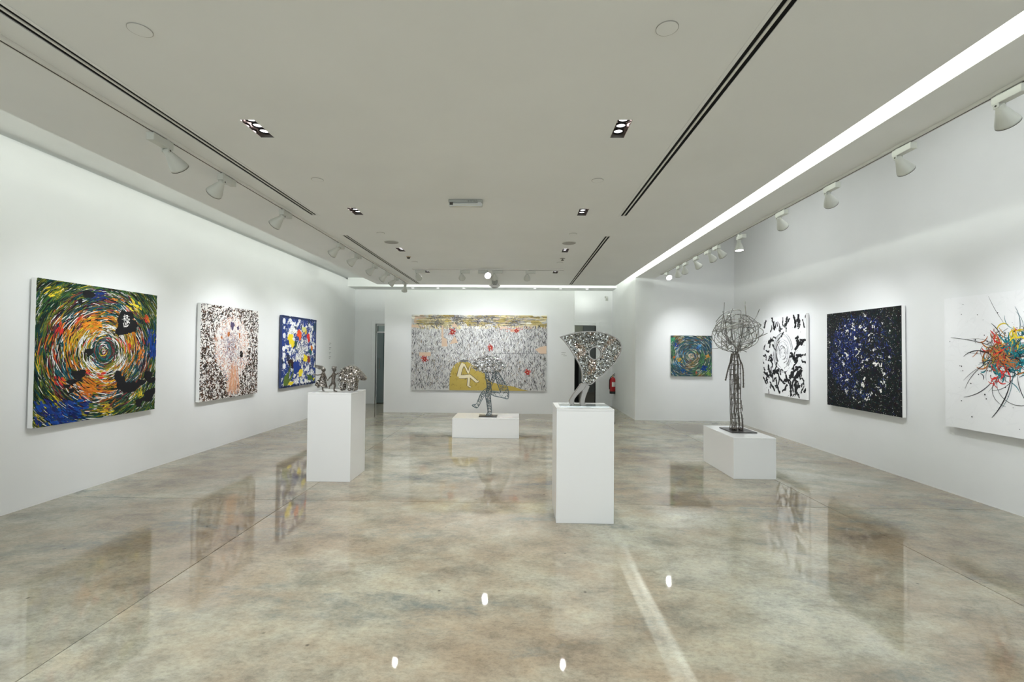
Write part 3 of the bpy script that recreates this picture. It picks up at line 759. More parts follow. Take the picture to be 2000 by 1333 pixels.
# --- 2: brown black network round a pale tree-like form
W2, H2 = 1.43, 1.40
t, add, mx = hang('square painting of a pale pink tree-like form in a brown-black network of strokes, middle left', 'left', (XL+0.055, 6.40, 0.733), W2, H2, 0.055)
p = Painter(W2, H2, 12); r = p.r
p.face([(0.006, 0), (W2, 0), (W2, H2), (0.006, H2)], (0.83, 0.80, 0.77), 0)
def inform(u, v):
    e = ((u-0.50)/0.31)**2+((v-0.60)/0.30)**2
    if v < 0.42: e2 = abs(u-0.53)/(0.10+0.22*max(0, (v-0.2))/0.22)
    else: e2 = 9
    return e < 1 or (e2 < 1 and v > 0.03)
BRN = (0.045, 0.024, 0.014); BRN2 = (0.11, 0.045, 0.02); BK2 = (0.018, 0.014, 0.013)
for i in range(4300):
    u, v = r.random(), r.random()
    if inform(u, v): continue
    dens = 0.72 if v > 0.45 else 0.92
    if r.random() > dens: continue
    a = r.uniform(0, 6.28)
    p.stroke(p.curl(u*W2, v*H2, a, r.uniform(0.03, 0.085), r.uniform(-2.4, 2.4), 6), r.uniform(0.008, 0.017), p.jit(pick([(4, BK2), (4, BRN), (2.5, BRN2)]), 0.2), 1+i % 12)
for i in range(900):
    u, v = r.random(), r.random()
    if inform(u, v): continue
    p.blob(u*W2, v*H2, r.uniform(.006, .012), r.uniform(.008, .017), (0.84, 0.81, 0.78), 14, 8, 0.3, r.uniform(0, 3))
PINK = (0.74, 0.40, 0.28); ORG2 = (0.55, 0.19, 0.06); LILAC = (0.26, 0.22, 0.30); PALE = (0.86, 0.80, 0.77)
for i in range(4200):
    u, v = r.random(), r.random()
    if not inform(u, v): continue
    d = math.hypot((u-0.5)/0.31, (v-0.60)/0.30)
    if v < 0.36: lst = [(4, ORG2), (4, PINK), (1.0, BRN), (1, LILAC), (1.5, PALE)]
    elif v < 0.5: lst = [(3, PINK), (2, ORG2), (2, LILAC), (3, PALE)]
    elif d > 0.75: lst = [(3, PALE), (2.4, PINK), (2.0, BRN2), (1.6, ORG2)]
    elif u < 0.62 and v < 0.66 and u > 0.36: lst = [(3, LILAC), (3, PALE), (1, BK2), (1.4, PINK)]
    else: lst = [(5, PALE), (2.2, PINK), (1.0, ORG2), (0.9, LILAC)]
    p.stroke(p.curl(u*W2, v*H2, r.uniform(0, 6.28), r.uniform(0.02, 0.07), r.uniform(-2, 2), 5), r.uniform(0.003, 0.010), p.jit(pick(lst), 0.2), 1+i % 14)
for (u, v, a, b_, c) in ((.50, .80, .03, .045, (0.09, 0.07, 0.14)), (.60, .775, .022, .03, (0.12, 0.09, 0.15)), (.44, .70, .02, .03, ORG2), (.67, .47, .03, .04, BK2), (.63, .70, .012, .03, ORG2), (.32, .66, .014, .02, ORG2), (.57, .86, .012, .05, PALE), (.58, .80, .016, .06, PALE)):
    p.blob(u*W2, v*H2, a*W2, b_*H2, c, 17, 13, 0.4)
for k in range(70):
    u = r.gauss(0.53, 0.055); p.stroke(p.curl(u*W2, r.uniform(.03, .12)*H2, PI/2+(.53-u)*-2.2+r.uniform(-.12, .12), r.uniform(.2, .45), r.uniform(-.4, .4), 6), r.uniform(.004, .010), p.jit(r.choice([(.66, .30, .11), PINK, (.62, .27, .09), PINK, PALE, (.70, .38, .20)]), .2), 18)
for i in range(420):
    u, v = r.gauss(.48, .085), r.gauss(.56, .10)
    p.stroke(p.curl(u*W2, v*H2, r.uniform(0, 6.28), r.uniform(.02, .06), r.uniform(-2, 2), 5), r.uniform(.003, .008), p.jit(pick([(3, LILAC), (2, (.42, .38, .46)), (1, BK2), (2, PALE), (1.2, ORG2)]), .2), 15+i % 3)
add('paint_strokes', p)

# --- 3: blue, yellow and red
W3, H3 = 1.45, 1.39
t, add, mx = hang('square blue painting with yellow and red flower-like blots and white patches, farthest left', 'left', (XL+0.055, 8.63, 0.743), W3, H3, 0.055, mat('blue_canvas_edge', (0.03, 0.05, 0.14), 0.6))
p = Painter(W3, H3, 13); r = p.r
NAVY = (0.018, 0.045, 0.22)
p.face([(0, 0), (W3, 0), (W3, H3), (0, H3)], NAVY, 0)
CRM = (0.80, 0.78, 0.66)
for i in range(210):
    u, v = r.random(), r.random()
    if u < 0.14 and r.random() < .7: continue
    p.blob(u*W3, v*H3, r.uniform(.02, .075), r.uniform(.02, .085), p.jit(pick([(7, (0.80, 0.80, 0.78)), (1.6, NAVY), (1.4, (0.02, 0.03, 0.07)), (1.6, CRM)]), .1), 1+i % 5, 12, 0.45, r.uniform(0, 3))
for i in range(1700):
    a = r.uniform(0, 6.28); k = abs(r.gauss(0, 0.17)); u, v = 0.55+k*math.cos(a), 0.52+k*math.sin(a)*1.1
    p.blob(u*W3, v*H3, r.uniform(.003, .011), r.uniform(.003, .011), pick([(5, (0.82, 0.82, 0.80)), (3, BLACK), (1.5, (.3, .3, .33))]) if k < 0.12 else pick([(4, (0.8, 0.8, 0.79)), (3, BLACK), (2, NAVY)]), 7+i % 3, 6, 0.3)
for i in range(2000):
    u, v = r.random(), r.random()
    p.stroke(p.curl(u*W3, v*H3, r.uniform(0, 6.28), r.uniform(.02, .07), r.uniform(-2, 2)), r.uniform(.003, .009), p.jit(pick([(3, (0.8, 0.8, 0.8)), (3, BLACK), (2, NAVY), (1, (.15, .22, .04))]), .2), 7+i % 4)
for (u, v, a, b_, c) in ((.22, .68, .07, .085, YEL), (.28, .62, .06, .06, YEL), (.66, .40, .075, .055, YEL), (.52, .19, .055, .065, YEL), (.25, .05, .07, .03, YEL), (.93, .06, .03, .03, YEL), (.46, .77, .07, .06, (0.62, 0.07, 0.02)), (.48, .72, .05, .05, (0.7, 0.1, 0.02)), (.73, .73, .05, .045, REDC), (.76, .69, .04, .05, (0.5, 0.03, 0.03)),
                         (.66, .80, .035, .045, OCHRE), (.76, .39, .05, .05, (0.2, 0.04, 0.03)), (.24, .35, .08, .05, (0.03, 0.015, 0.015)), (.30, .30, .07, .03, (0.03, 0.015, 0.015)), (.40, .28, .1, .09, NAVY), (.48, .24, .08, .06, NAVY), (.82, .50, .05, .05, (0.01, 0.09, 0.10)), (.85, .56, .03, .05, ORANGE), (.60, .83, .06, .04, (0.55, 0.56, 0.20)),
                         (.12, .09, .07, .10, (.10, .16, .03)), (.82, .10, .09, .035, (.06, .12, .03)), (.35, .60, .05, .05, (0.02, 0.06, 0.05)), (.95, .88, .05, .07, (0.03, 0.06, 0.10))):
    p.blob(u*W3, v*H3, a*W3, b_*H3, c, 12, 14, 0.32)
for (u, v) in ((0.04, .92), (.05, .72), (.04, .54), (.06, .30), (.05, .45)): p.blob(u*W3, v*H3, .055, .055, (0.8, 0.8, 0.8), 13, 14, .12)
for (u0, v0, a, l_) in ((.10, .05, .9, .45), (.95, .03, 2.5, .4), (.15, .05, .6, .35)):
    p.stroke(p.curl(u0*W3, v0*H3, a, l_, .5, 8), .05, (.10, .15, .03), 13)
p.stroke([(W3*.985, 0), (W3*.985, H3*.5), (W3*.985, H3)], .03, (0.02, 0.03, 0.07), 14, False)
for i in range(14): p.blob(i/13*W3, H3*.985, .07, .025, (0.015, 0.025, 0.08), 14, 9, .5)
for i in range(12): p.blob(i/11*W3, H3*.015, .07, .025, (0.012, 0.02, 0.06), 14, 9, .5)
add('paint_strokes', p)

# --- 4: the alcove swirl
W4, H4 = 0.885, 0.883
t, add, mx = hang('small square blue-green and ochre swirl painting on the alcove end wall', 'back', (3.276, YA-0.045, 0.971), W4, H4, 0.045)
p = Painter(W4, H4, 14); r = p.r
p.face([(0, 0), (W4, 0), (W4, H4), (0, H4)], (0.10, 0.12, 0.09), 0)
SB = (0.03, 0.09, 0.15); SG = (0.045, 0.13, 0.075); SO = (0.24, 0.17, 0.06); SR = (0.16, 0.06, 0.035); SP = (0.46, 0.46, 0.38); DK = (0.03, 0.045, 0.05); LB = (0.10, 0.30, 0.52)
for i in range(3600):
    rr = 0.74*math.sqrt(r.random()); a = r.uniform(0, 6.28); u = .5+rr*math.cos(a); v = .5+rr*math.sin(a)
    if not (-.03 < u < 1.03 and -.03 < v < 1.03): continue
    n = noise.noise(Vector((u*3.1+5, v*3.1, 1.7))); n2 = noise.noise(Vector((u*2.3, v*2.3, 8.7)))
    if rr < .07: lst = [(4, SP), (3, (0.62, .36, .18)), (1, SO)]
    elif rr < .14: lst = [(2, SP), (2, SB), (2, SR), (2, SG)]
    elif n > .27: lst = [(4, SO), (2, SR), (1.6, SP), (1, SG), (1, DK)]
    elif n2 > .12: lst = [(4, SG), (2, (0.10, .28, .08)), (1, SP), (1.5, DK), (1, SB)]
    else: lst = [(4, SB), (1.6, LB if n < -.22 else SB), (2, DK), (1.2, SP), (1.3, SG), (.5, SR)]
    ln = r.uniform(.05, .13)/max(rr, .06)
    p.arc(.5*W4, .5*H4, rr*W4, a, a+ln, r.uniform(.006, .015), p.jit(pick(lst), .3), 1+i*20//3600, 5)
for (u, v, k, c) in ((.71, .74, .04, LB), (.66, .70, .04, (.03, .12, .35)), (.13, .78, .05, (.015, .05, .22)), (.82, .20, .07, (.015, .04, .18)), (.30, .14, .06, (.02, .08, .22)), (.08, .47, .025, (.55, .15, .03)), (.22, .42, .05, (.42, .28, .04)), (.90, .50, .05, (.5, .24, .05)), (.62, .09, .03, (.4, .08, .05)), (.05, .90, .05, (.04, .3, .14)), (.93, .08, .06, (.18, .32, .08))):
    for q in range(14): p.blob((u+r.gauss(0, k*.5))*W4, (v+r.gauss(0, k*.5))*H4, k*W4*.4, k*W4*.3, p.jit(c, .3), 23+q % 3, 8, .4, r.uniform(0, 3))
add('paint_strokes', p)

# --- 5: black blots on white with grey rings
W5, H5 = 1.31, 1.40
t, add, mx = hang('white painting with black blots and grey rings at its middle, farthest on the right wall', 'right', (XR-0.05, 8.80, 0.742), W5, H5, 0.05)
p = Painter(W5, H5, 15); r = p.r
p.face([(0, 0), (W5, 0), (W5, H5), (0, H5)], (0.84, 0.84, 0.845), 0)
cx, cy = .50*W5, .54*H5
for i in range(150):
    rr = r.uniform(.05, .24); a = r.uniform(0, 6.28)
    g_ = r.choice([.05, .2, .35, .5, .85, .85])
    rr = round(rr*26)/26+r.uniform(-.006, .006)
    p.arc(cx, cy, rr*W5, a, a+r.uniform(.3, 1.1), r.uniform(.008, .022), (g_, g_, g_*1.04), 1+i % 5, 8, 1.15)
def drip(u, v, ang, k):
    x, y = u*W5, v*H5; n_ = r.randint(3, 6)
    for i in range(n_):
        p.blob(x, y, r.uniform(.5, 1.25)*k, r.uniform(.4, .8)*k, BLACK, 8, 11, .35, ang)
        st = k*r.uniform(.7, 1.3); nx, ny = x+math.cos(ang)*st, y+math.sin(ang)*st
        p.stroke([(x, y), ((x+nx)/2, (y+ny)/2), (nx, ny)], k*.8, BLACK, 8); x, y = nx, ny; ang += r.uniform(-.7, .7)
for i in range(120):
    u, v = r.random(), r.random()
    d = math.hypot((u-.5)*1.0, (v-.54)*1.0)
    if d < .25: continue
    drip(u, v, PI/2+r.uniform(-.9, .9) if abs(v-.5) > .3 else r.uniform(0, 6.28), r.uniform(.020, .042))
for (u, v, k) in ((.80, .60, .06), (.78, .45, .05), (.82, .35, .055), (.80, .26, .06), (.70, .30, .035), (.30, .28, .05), (.22, .24, .05), (.34, .20, .04), (.16, .56, .04), (.18, .62, .035), (.83, .72, .045), (.78, .86, .04), (.30, .86, .04)): drip(u, v, r.uniform(0, 6.28), k)
for i in range(160):
    p.blob(r.random()*W5, r.random()*H5, r.uniform(.003, .010), r.uniform(.003, .010), r.choice([BLACK, (.84, .84, .84), (.5, .5, .52)]), 10, 7, .3)
p.blob(.46*W5, .40*H5, .09, .10, (.85, .85, .855), 10, 14, .2); p.blob(.56*W5, .36*H5, .10, .07, (.85, .85, .855), 10, 14, .2)
for rr in (.055, .085, .125, .17, .205):
    for q in range(3):
        a = r.uniform(0, 6.28); p.arc(cx, cy, rr*W5, a, a+r.uniform(1.0, 2.0), r.uniform(.006, .014), (.16, .16, .17), 11, 12, 1.2)
add('paint_strokes', p)

# --- 6: black with a blue ring and white flecks
W6, H6 = 1.35, 1.352
t, add, mx = hang('black square painting with a dark blue cloud and white flecks, middle of the right wall', 'right', (XR-0.05, 6.98, 0.732), W6, H6, 0.05)
p = Painter(W6, H6, 16); r = p.r
p.face([(0, 0), (W6, 0), (W6, H6), (0, H6)], (0.010, 0.012, 0.014), 0)
for i in range(3600):
    u, v = r.random(), r.random(); d = math.hypot((u-.47)/.40, (v-.53)/.40)
    n = noise.noise(Vector((u*3, v*3, 4.4)))
    if d < 1.05 and r.random() < .62+n: col = pick([(4, (.014, .024, .11)), (3, (.02, .036, .19)), (1.4, (.035, .06, .28)), (2, BLACK)])
    else: col = pick([(5, BLACK), (2, (.012, .022, .022)), (1, (.02, .03, .028)), (.3, (.03, .03, .08))])
    p.stroke(p.curl(u*W6, v*H6, r.uniform(0, 6.28), r.uniform(.03, .08), r.uniform(-2, 2), 5), r.uniform(.006, .014), p.jit(col, .3), 1+i % 14)
for i in range(1100):
    u, v = r.random(), r.random(); k = r.uniform(.0012, .0036)
    p.blob(u*W6, v*H6, k*1.3, k*1.7, p.jit(r.choice([(.5, .48, .42), (.6, .6, .6), (.25, .24, .2)]), .2), 16, 6, .4, r.uniform(0, 3))
for i in range(130):
    a = r.uniform(0, 6.28); k = r.gauss(.31, .07); u, v = .48+k*math.cos(a), .53+k*math.sin(a)*1.1
    if r.random() < .2: u, v = .48+r.gauss(0, .12), .53+r.gauss(0, .14)
    if not (.02 < u < .98 and .02 < v < .98): continue
    q = r.uniform(.004, .010)
    for z_ in range(r.randint(1, 3)):
        p.blob(u*W6+r.gauss(0, .012), v*H6+r.gauss(0, .012), q*r.uniform(.5, 1), q*r.uniform(.9, 1.7), p.jit((.80, .79, .74), .08), 17, 8, .35, r.uniform(0, 3))
for (u, v) in ((.40, .82), (.50, .83), (.57, .80), (.33, .80), (.30, .56), (.32, .54), (.26, .46), (.68, .46), (.72, .47), (.76, .47), (.22, .33), (.30, .30), (.52, .26), (.55, .32), (.78, .30), (.76, .22), (.28, .18), (.60, .15), (.57, .12), (.64, .17), (.80, .38), (.42, .72), (.45, .60)):
    for z_ in range(4): p.blob(u*W6+r.gauss(0, .016), v*H6+r.gauss(0, .014), r.uniform(.006, .015), r.uniform(.008, .019), (.82, .81, .77), 18, 9, .35, r.uniform(0, 3))
add('paint_strokes', p)

# --- 7: white with a coloured splash
W7, H7 = 1.40, 1.37
t, add, mx = hang('white painting with a tangled splash of red, yellow and teal, nearest on right wall', 'right', (XR-0.05, 5.07, 0.729), W7, H7, 0.05)
p = Painter(W7, H7, 17); r = p.r
p.face([(0, 0), (W7, 0), (W7, H7), (0, H7)], (0.84, 0.84, 0.845), 0)
for i in range(420):
    u, v = r.random(), r.random()
    p.stroke(p.curl(u*W7, v*H7, r.uniform(0, 6.28), r.uniform(.05, .2), r.uniform(-1, 1)), r.uniform(.006, .02), p.jit((.83, .83, .835), .03), 1+i % 3)
SC = (.455*W7, .555*H7)
TL = (.02, .19, .22); TL2 = (.01, .10, .13)
for i in range(520):
    a = r.uniform(0, 6.28); k = abs(r.gauss(0, .072))*W7
    x, y = SC[0]+k*math.cos(a)*1.15, SC[1]+k*math.sin(a)
    dx, dy = x-SC[0], y-SC[1]
    if dx < .02 and dy > -.02: lst = [(3, (.42, .13, .03)), (2, (.50, .25, .06)), (1.6, REDC), (1.6, (.10, .06, .05)), (1, (.6, .45, .05)), (1, TL2)]
    elif dx > .05 and dy > .02: lst = [(2, (.65, .48, .03)), (3, TL), (1.5, TL2), (1, (.3, .12, .05))]
    elif dx < .0: lst = [(1.6, REDC), (2.4, (.35, .12, .04)), (2, TL), (1, BLACK), (1, (.5, .3, .08))]
    else: lst = [(4, TL), (3, TL2), (1.4, (.02, .27, .32)), (.8, (.35, .15, .05)), (.7, BLACK)]
    p.stroke(p.curl(x, y, a+PI/2+r.uniform(-.9, .9), r.uniform(.05, .16), r.uniform(-2.6, 2.6), 8), r.uniform(.005, .015), p.jit(pick(lst), .25), 4+i % 12)
DKL = (.03, .03, .035)
for i in range(34):
    a = r.uniform(0, 6.28); x, y = SC[0]+.10*math.cos(a), SC[1]+.09*math.sin(a)
    p.stroke(p.curl(x, y, a+r.uniform(-.7, .7), r.uniform(.15, .48), r.uniform(-2.0, 2.0), 10), r.uniform(.0025, .006), p.jit(r.choice([DKL, DKL, (.12, .05, .04), TL2]), .2), 17+i % 3)
for (x0, y0, a, l_, bd, wd) in ((.50, .55, 2.8, .50, .25, .006), (.48, .47, 2.3, .36, 1.7, .009), (.66, .68, .5, .34, -.9, .022), (.47, .33, 4.1, .38, -.8, .007), (.58, .33, 4.5, .42, -.5, .010), (.44, .92, 5.1, .30, .2, .004), (.62, .36, 4.8, .30, .6, .007), (.46, .46, 3.6, .42, .8, .005), (.5, .36, 4.4, .5, 2.6, .005), (.50, .34, 3.9, .35, 2.3, .005), (.70, .55, .1, .3, -.9, .006), (.52, .63, 1.9, .16, .6, .008)):
    p.stroke(p.curl((x0-.10)*W7, (y0+.06)*H7, a, l_, bd, 12), wd, DKL if wd < .02 else (.22, .10, .07), 20)
for (u, v, k, c) in ((.60, .655, .03, (.70, .50, .03)), (.62, .60, .035, (.72, .55, .04)), (.48, .62, .03, REDC), (.50, .33, .03, REDC), (.62, .665, .014, REDC), (.47, .30, .02, REDC), (.52, .36, .03, TL)):
    for q in range(5): p.stroke(p.curl((u-.10)*W7+r.gauss(0, .012), (v+.07)*H7+r.gauss(0, .012), r.uniform(0, 6.28), k*3, r.uniform(-3, 3), 7), k*.36, p.jit(c, .15), 21)
for i in range(130):
    a = r.uniform(0, 6.28); k = abs(r.gauss(.22, .14))*W7; q = r.uniform(.0015, .007)
    p.blob(SC[0]+k*math.cos(a)*1.1, SC[1]+k*math.sin(a), q, q*1.2, DKL, 22, 7, .3)
add('paint_strokes', p)

# --- 8: the large panoramic painting on the partition
W8, H8 = 3.203, 1.78
t, add, mx = hang('very wide painting with a gold band, grey vertical strokes and red flowers on the partition', 'back', (-2.567, YP-0.05, 0.548), W8, H8, 0.05)
p = Painter(W8, H8, 18); r = p.r
p.face([(0, 0), (W8, 0), (W8, H8), (0, H8)], (.60, .59, .57), 0)
GOLD = (.54, .41, .13); PALEY = (.72, .62, .34); PB = (.70, .52, .38)
for i in range(260):
    u, v = r.random(), r.uniform(.83, 1.0)
    c = pick([(2.4, GOLD), (4, PALEY), (4 if .3 < u < .62 else .8, (.82, .79, .70)), (1, PB)])
    p.blob(u*W8, max(v*H8, .84*H8), r.uniform(.06, .16), r.uniform(.02, .06), p.jit(c, .15), 1+i % 4, 10, .3)
for i in range(7500):
    u, v = r.random(), r.uniform(0, .84)
    d = math.hypot((u-.45)/.40, (v-.70)/.36)
    pool_lum = .82 if d < 1 else .62  # spotlight pool at the upper centre put into the stroke colours
    n = noise.noise(Vector((u*7, v*4, 2.2)))
    lst = [(5, (pool_lum, pool_lum, pool_lum*.985)), (2.3, (.32, .31, .33)), (1.8 if d < 1 else 3.2, (.05, .048, .06)), (.8 if v < .4 else .3, (.30, .22, .14)), (1.2, (.48, .47, .50))]
    p.stroke(p.curl(u*W8, v*H8, PI/2+r.uniform(-.55, .55), r.uniform(.03, .09), r.uniform(-1.4, 1.4), 4), r.uniform(.005, .013), p.jit(pick(lst), .12), 5+i % 12)
for i in range(900):
    u, v = r.random(), r.uniform(0, .84)
    d = math.hypot((u-.45)/.40, (v-.70)/.36)
    if d < 1 and r.random() < .5: continue
    p.stroke(p.curl(u*W8, v*H8, PI/2+r.uniform(-.5, .5), r.uniform(.04, .12), r.uniform(-1, 1), 4), r.uniform(.004, .008), BLACK, 17)
for i in range(330):
    u = r.uniform(.0, .95); v = r.choice([.985, .97, .955, .94, .925, .905, .885, .865])+r.gauss(0, .006)
    p.stroke(p.curl(u*W8, v*H8, r.uniform(-.06, .06), r.uniform(.06, .5), r.uniform(-.1, .1), 4), r.uniform(.003, .007), p.jit(pick([(3, (.04, .04, .045)), (1.5, (.22, .19, .13)), (1, (.78, .74, .62))]), .2), 18)
for i in range(900):
    u = r.choice([.19, .33, .35, .48, .56, .60, .76])+r.gauss(0, .025); v = r.uniform(.86, .995)
    p.stroke(p.curl(u*W8, v*H8, r.uniform(0, 6.28), r.uniform(.02, .07), r.uniform(-2, 2), 4), r.uniform(.003, .008), p.jit(r.choice([(.05, .05, .07), (.16, .16, .20)]), .2), 19)
def poly8(pts, c, lay): p.face([(u*W8, v*H8) for u, v in pts], c, lay)
poly8([(.225, .58), (.268, .58), (.262, .68), (.238, .70), (.235, .86), (.222, .86)], PB, 20)
poly8([(.283, .61), (.345, .63), (.322, .72)], PB, 20)
poly8([(.30, .86), (.317, .90), (.345, .84), (.30, .84)], PB, 20); poly8([(.06, .45), (.145, .45), (.145, .50), (.06, .50)], PB, 20)
poly8([(.915, .55), (.955, .585), (.998, .60), (.998, .49), (.955, .49)], PB, 20); poly8([(.73, .78), (.735, .82), (.80, .82), (.795, .775)], (.72, .45, .33), 20)
poly8([(.0, .83), (.06, .83), (.05, .86), (0, .87)], PB, 20); poly8([(.66, .82), (.72, .825), (.70, .85), (.65, .85)], (.74, .55, .42), 20)
for (x0, x1, v_) in ((.60, 1.0, .495),): p.stroke([(x0*W8, v_*H8), (x1*W8, v_*H8)], .006, (.10, .10, .11), 21, False)
for u_ in (.283, .555): p.stroke([(u_*W8, 0), (u_*W8, .66*H8)], .004, (.25, .22, .18), 21, False)
for i in range(16): p.stroke(p.curl(r.uniform(.645, .82)*W8, r.uniform(.79, .84)*H8, r.uniform(-.3, .3), .06, .3, 4), .010, (.55, .06, .03), 22)
add('paint_strokes', p)
p = Painter(W8, H8, 181); r = p.r
MOUND = [(.286, 0), (.286, .10), (.288, .19), (.300, .27), (.318, .33), (.345, .37), (.385, .385), (.42, .375), (.455, .345), (.49, .31), (.52, .265), (.545, .225), (.553, .16), (.60, .11), (.68, .075), (.76, .055), (.80, .03), (.87, 0)]
z = p.z(24); i0 = len(p.mb.v)
p.mb.v += [(.45*W8, 0.0, z)]+[(u*W8, v*H8, z) for u, v in MOUND]
for k in range(len(MOUND)-1): p.mb.f.append((i0, i0+2+k, i0+1+k)); p.mb.c.append((.46, .345, .085))
for k in range(150):
    u = r.uniform(.29, .55); v = r.uniform(.0, .32)
    if v > .36-abs(u-.40)*1.0: continue
    p.stroke(p.curl(u*W8, v*H8, r.uniform(0, 6.28), r.uniform(.02, .07), r.uniform(-2, 2), 4), r.uniform(.003, .010), p.jit(r.choice([(.50, .37, .08), (.38, .26, .04), (.12, .09, .03), (.47, .34, .06)]), .15), 25)
for k in range(60):
    q = MOUND[2+k % 11]; p.stroke(p.curl((q[0]+r.gauss(0, .008))*W8, (q[1]+r.gauss(0, .008))*H8, r.uniform(0, 6.28), .05, r.uniform(-2, 2), 4), .007, r.choice([BLACK, (.7, .7, .7), (.3, .3, .3)]), 25)
add('gold_mound', p, False)
p = Painter(W8, H8, 182)
def z3(x, y): return ((x-138)/1656*W8, (1081-y)/922*H8-(x-138)*0.0000)
CREAM = (.74, .66, .45)
segs = [([(778, 752), (752, 800), (735, 860), (725, 915)], .085), ([(725, 915), (790, 915), (850, 905)], .075), ([(790, 765), (815, 815), (843, 872)], .036), ([(843, 872), (852, 830), (864, 786)], .028),
        ([(848, 900), (846, 960), (842, 1025)], .055), ([(842, 1025), (858, 1035), (874, 1040)], .030), ([(850, 895), (900, 935), (945, 975)], .055), ([(940, 978), (955, 975), (966, 962)], .026)]
for pts, wd in segs: p.stroke([z3(*q) for q in pts], wd+.022, (.06, .045, .05), 27, False)
for pts, wd in segs: p.stroke([z3(*q) for q in pts], wd, CREAM, 29, False)
p.blob(*z3(790, 722), .10, .035, (.16, .16, .17), 28, 14, .4)
add('painted_figure', p, False)
for (x, y, k) in ((643, 368, .10), (1108, 557, .085), (303, 702, .085), (1563, 857, .085), (1425, 348, .06)):
    p = Painter(W8, H8, int(x)); cx, cy = z3(x, y)
    for i in range(16):
        a = i/16*6.28+p.r.uniform(-.2, .2); p.stroke(p.curl(cx, cy, a, k*p.r.uniform(.6, 1.15), p.r.uniform(-1, 1), 4), .018, p.jit((.45, .035, .025), .3), 24)
    p.blob(cx, cy, k*.42, k*.40, (.30, .03, .025), 26, 11, .35); p.blob(cx, cy, k*.20, k*.2, (.62, .32, .22), 27, 8, .4)
    add('red_flower', p, False)

# caption lettering, too small to read
def caption(label, wall, corner, lines):
    mtx = Matrix.Translation(corner) @ WALLM[wall].to_4x4()
    b_ = MB(); rr = random.Random(5)
    for li, (ind, wd) in enumerate(lines):
        x = ind
        while x < ind+wd:
            l_ = rr.uniform(.008, .022); b_.box(x, x+l_, -li*.035, -li*.035+.010, 0, .0012); x += l_+.006
    b_.v = [tuple(mtx @ Vector(v)) for v in b_.v]
    tag(b_.build('wall_caption', 'text', loc=mtx @ Vector((0, 0, 0))), label, 'caption')
for k, dz in enumerate((0, .11, .22, .33)):
    caption('small grey caption text on the left wall right of the blue painting, %s of four' % ('top', 'second', 'third', 'lowest')[k], 'left', (XL+0.001, 10.95, 1.63-dz), [(0, .10), (.01, .06)])
caption('small grey caption text on the partition right of the wide painting', 'back', (0.99, YP-0.001, 1.45), [(0, .09), (0, .07), (.05, .06)])

# ------------------------------------------------------------------ sculptures
def in_poly(x, y, poly):
    c = False; j = len(poly)-1
    for i in range(len(poly)):
        xi, yi = poly[i]; xj, yj = poly[j]
        if (yi > y) != (yj > y) and x < (xj-xi)*(y-yi)/(yj-yi)+xi: c = not c
        j = i
    return c
def smooth_poly(poly, it=2):
    for _ in range(it):
        q = []
        for i in range(len(poly)):
            a, b_ = poly[i], poly[(i+1) % len(poly)]
            q += [(a[0]*.75+b_[0]*.25, a[1]*.75+b_[1]*.25), (a[0]*.25+b_[0]*.75, a[1]*.25+b_[1]*.75)]
        poly = q
    return poly
def chip(mb, c, nrm, size, rr, col, thick=0.0008):
    nrm = nrm.normalized(); u = nrm.orthogonal().normalized(); v = nrm.cross(u)
    k = rr.choice((4, 4, 5, 6)); a0 = rr.uniform(0, 6.28); i0 = len(mb.v); st = rr.uniform(.5, 1.0)
    ro = rr.uniform(0, 6.28)
    for q in range(k):
        a = a0+2*PI*q/k+rr.uniform(-.25, .25); s_ = size*rr.uniform(.75, 1.15)
        x, y = s_*math.cos(a), s_*math.sin(a)*st
        x, y = x*math.cos(ro)-y*math.sin(ro), x*math.sin(ro)+y*math.cos(ro)
        mb.v.append(tuple(c+u*x+v*y))
    mb.f.append(tuple(range(i0, i0+k))); mb.c.append(col)

def vox(name, mb, size, m, parent, smooth_it=3):
    """fuse the pieces gathered in mb into one continuous skin"""
    o = mb.build(name, m, parent)
    md = o.modifiers.new('fuse', 'REMESH'); md.mode = 'VOXEL'; md.voxel_size = size; md.use_smooth_shade = True
    if smooth_it: sm = o.modifiers.new('soften', 'SMOOTH'); sm.factor = 0.5; sm.iterations = smooth_it
    dg = bpy.context.evaluated_depsgraph_get(); dg.update()
    me = bpy.data.meshes.new_from_object(o.evaluated_get(dg)); me.name = name
    o.modifiers.clear(); o.data = me
    if not me.materials: me.materials.append(M[m])
    for p_ in me.polygons: p_.use_smooth = True
    return o
def limb(mb, pts, rads):
    mb.tube(pts, rads, 10)
    for q, r_ in zip(pts, rads): mb.sphere(q, r_, 10, 6)

# --- A: running children and animal on the left pedestal
YA1 = 5.36; ZA = 1.0
T_A = thing('children_and_animal_sculpture', 'silver sculpture of a running girl and boy with a humped animal, on the left pedestal', 'sculpture', (-2.13, YA1, ZA))
k0 = at(600+610/9.525, 640+1190/9.525, YA1)           # a point on the pedestal top under the group
SA = YA1/FPX/9.525
def za(x, y, d=0.0):                                   # zoom coordinates of the group -> room
    return Vector((k0.x+(x-610)*SA, YA1+d, ZA+0.004+(1188-y)*SA))
MB().box(za(262, 0).x, za(610, 0).x, YA1-0.075, YA1-0.015, ZA, ZA+0.004).build('base_plate', 'steel', T_A)
dg_ = -0.045
G = MB()
G.sphere(za(325, 785, dg_), 40*SA, 14, 10, (1, .9, 1.05)); limb(G, [za(322, 815, dg_), za(325, 850, dg_)], [14*SA, 16*SA])
limb(G, [za(322, 855, dg_), za(318, 920, dg_)], [34*SA, 36*SA])
limb(G, [za(288, 868, dg_), za(220, 884, dg_), za(140, 878, dg_-.004)], [14*SA, 12*SA, 8*SA]); G.sphere(za(120, 878, dg_), 11*SA, 8, 6)
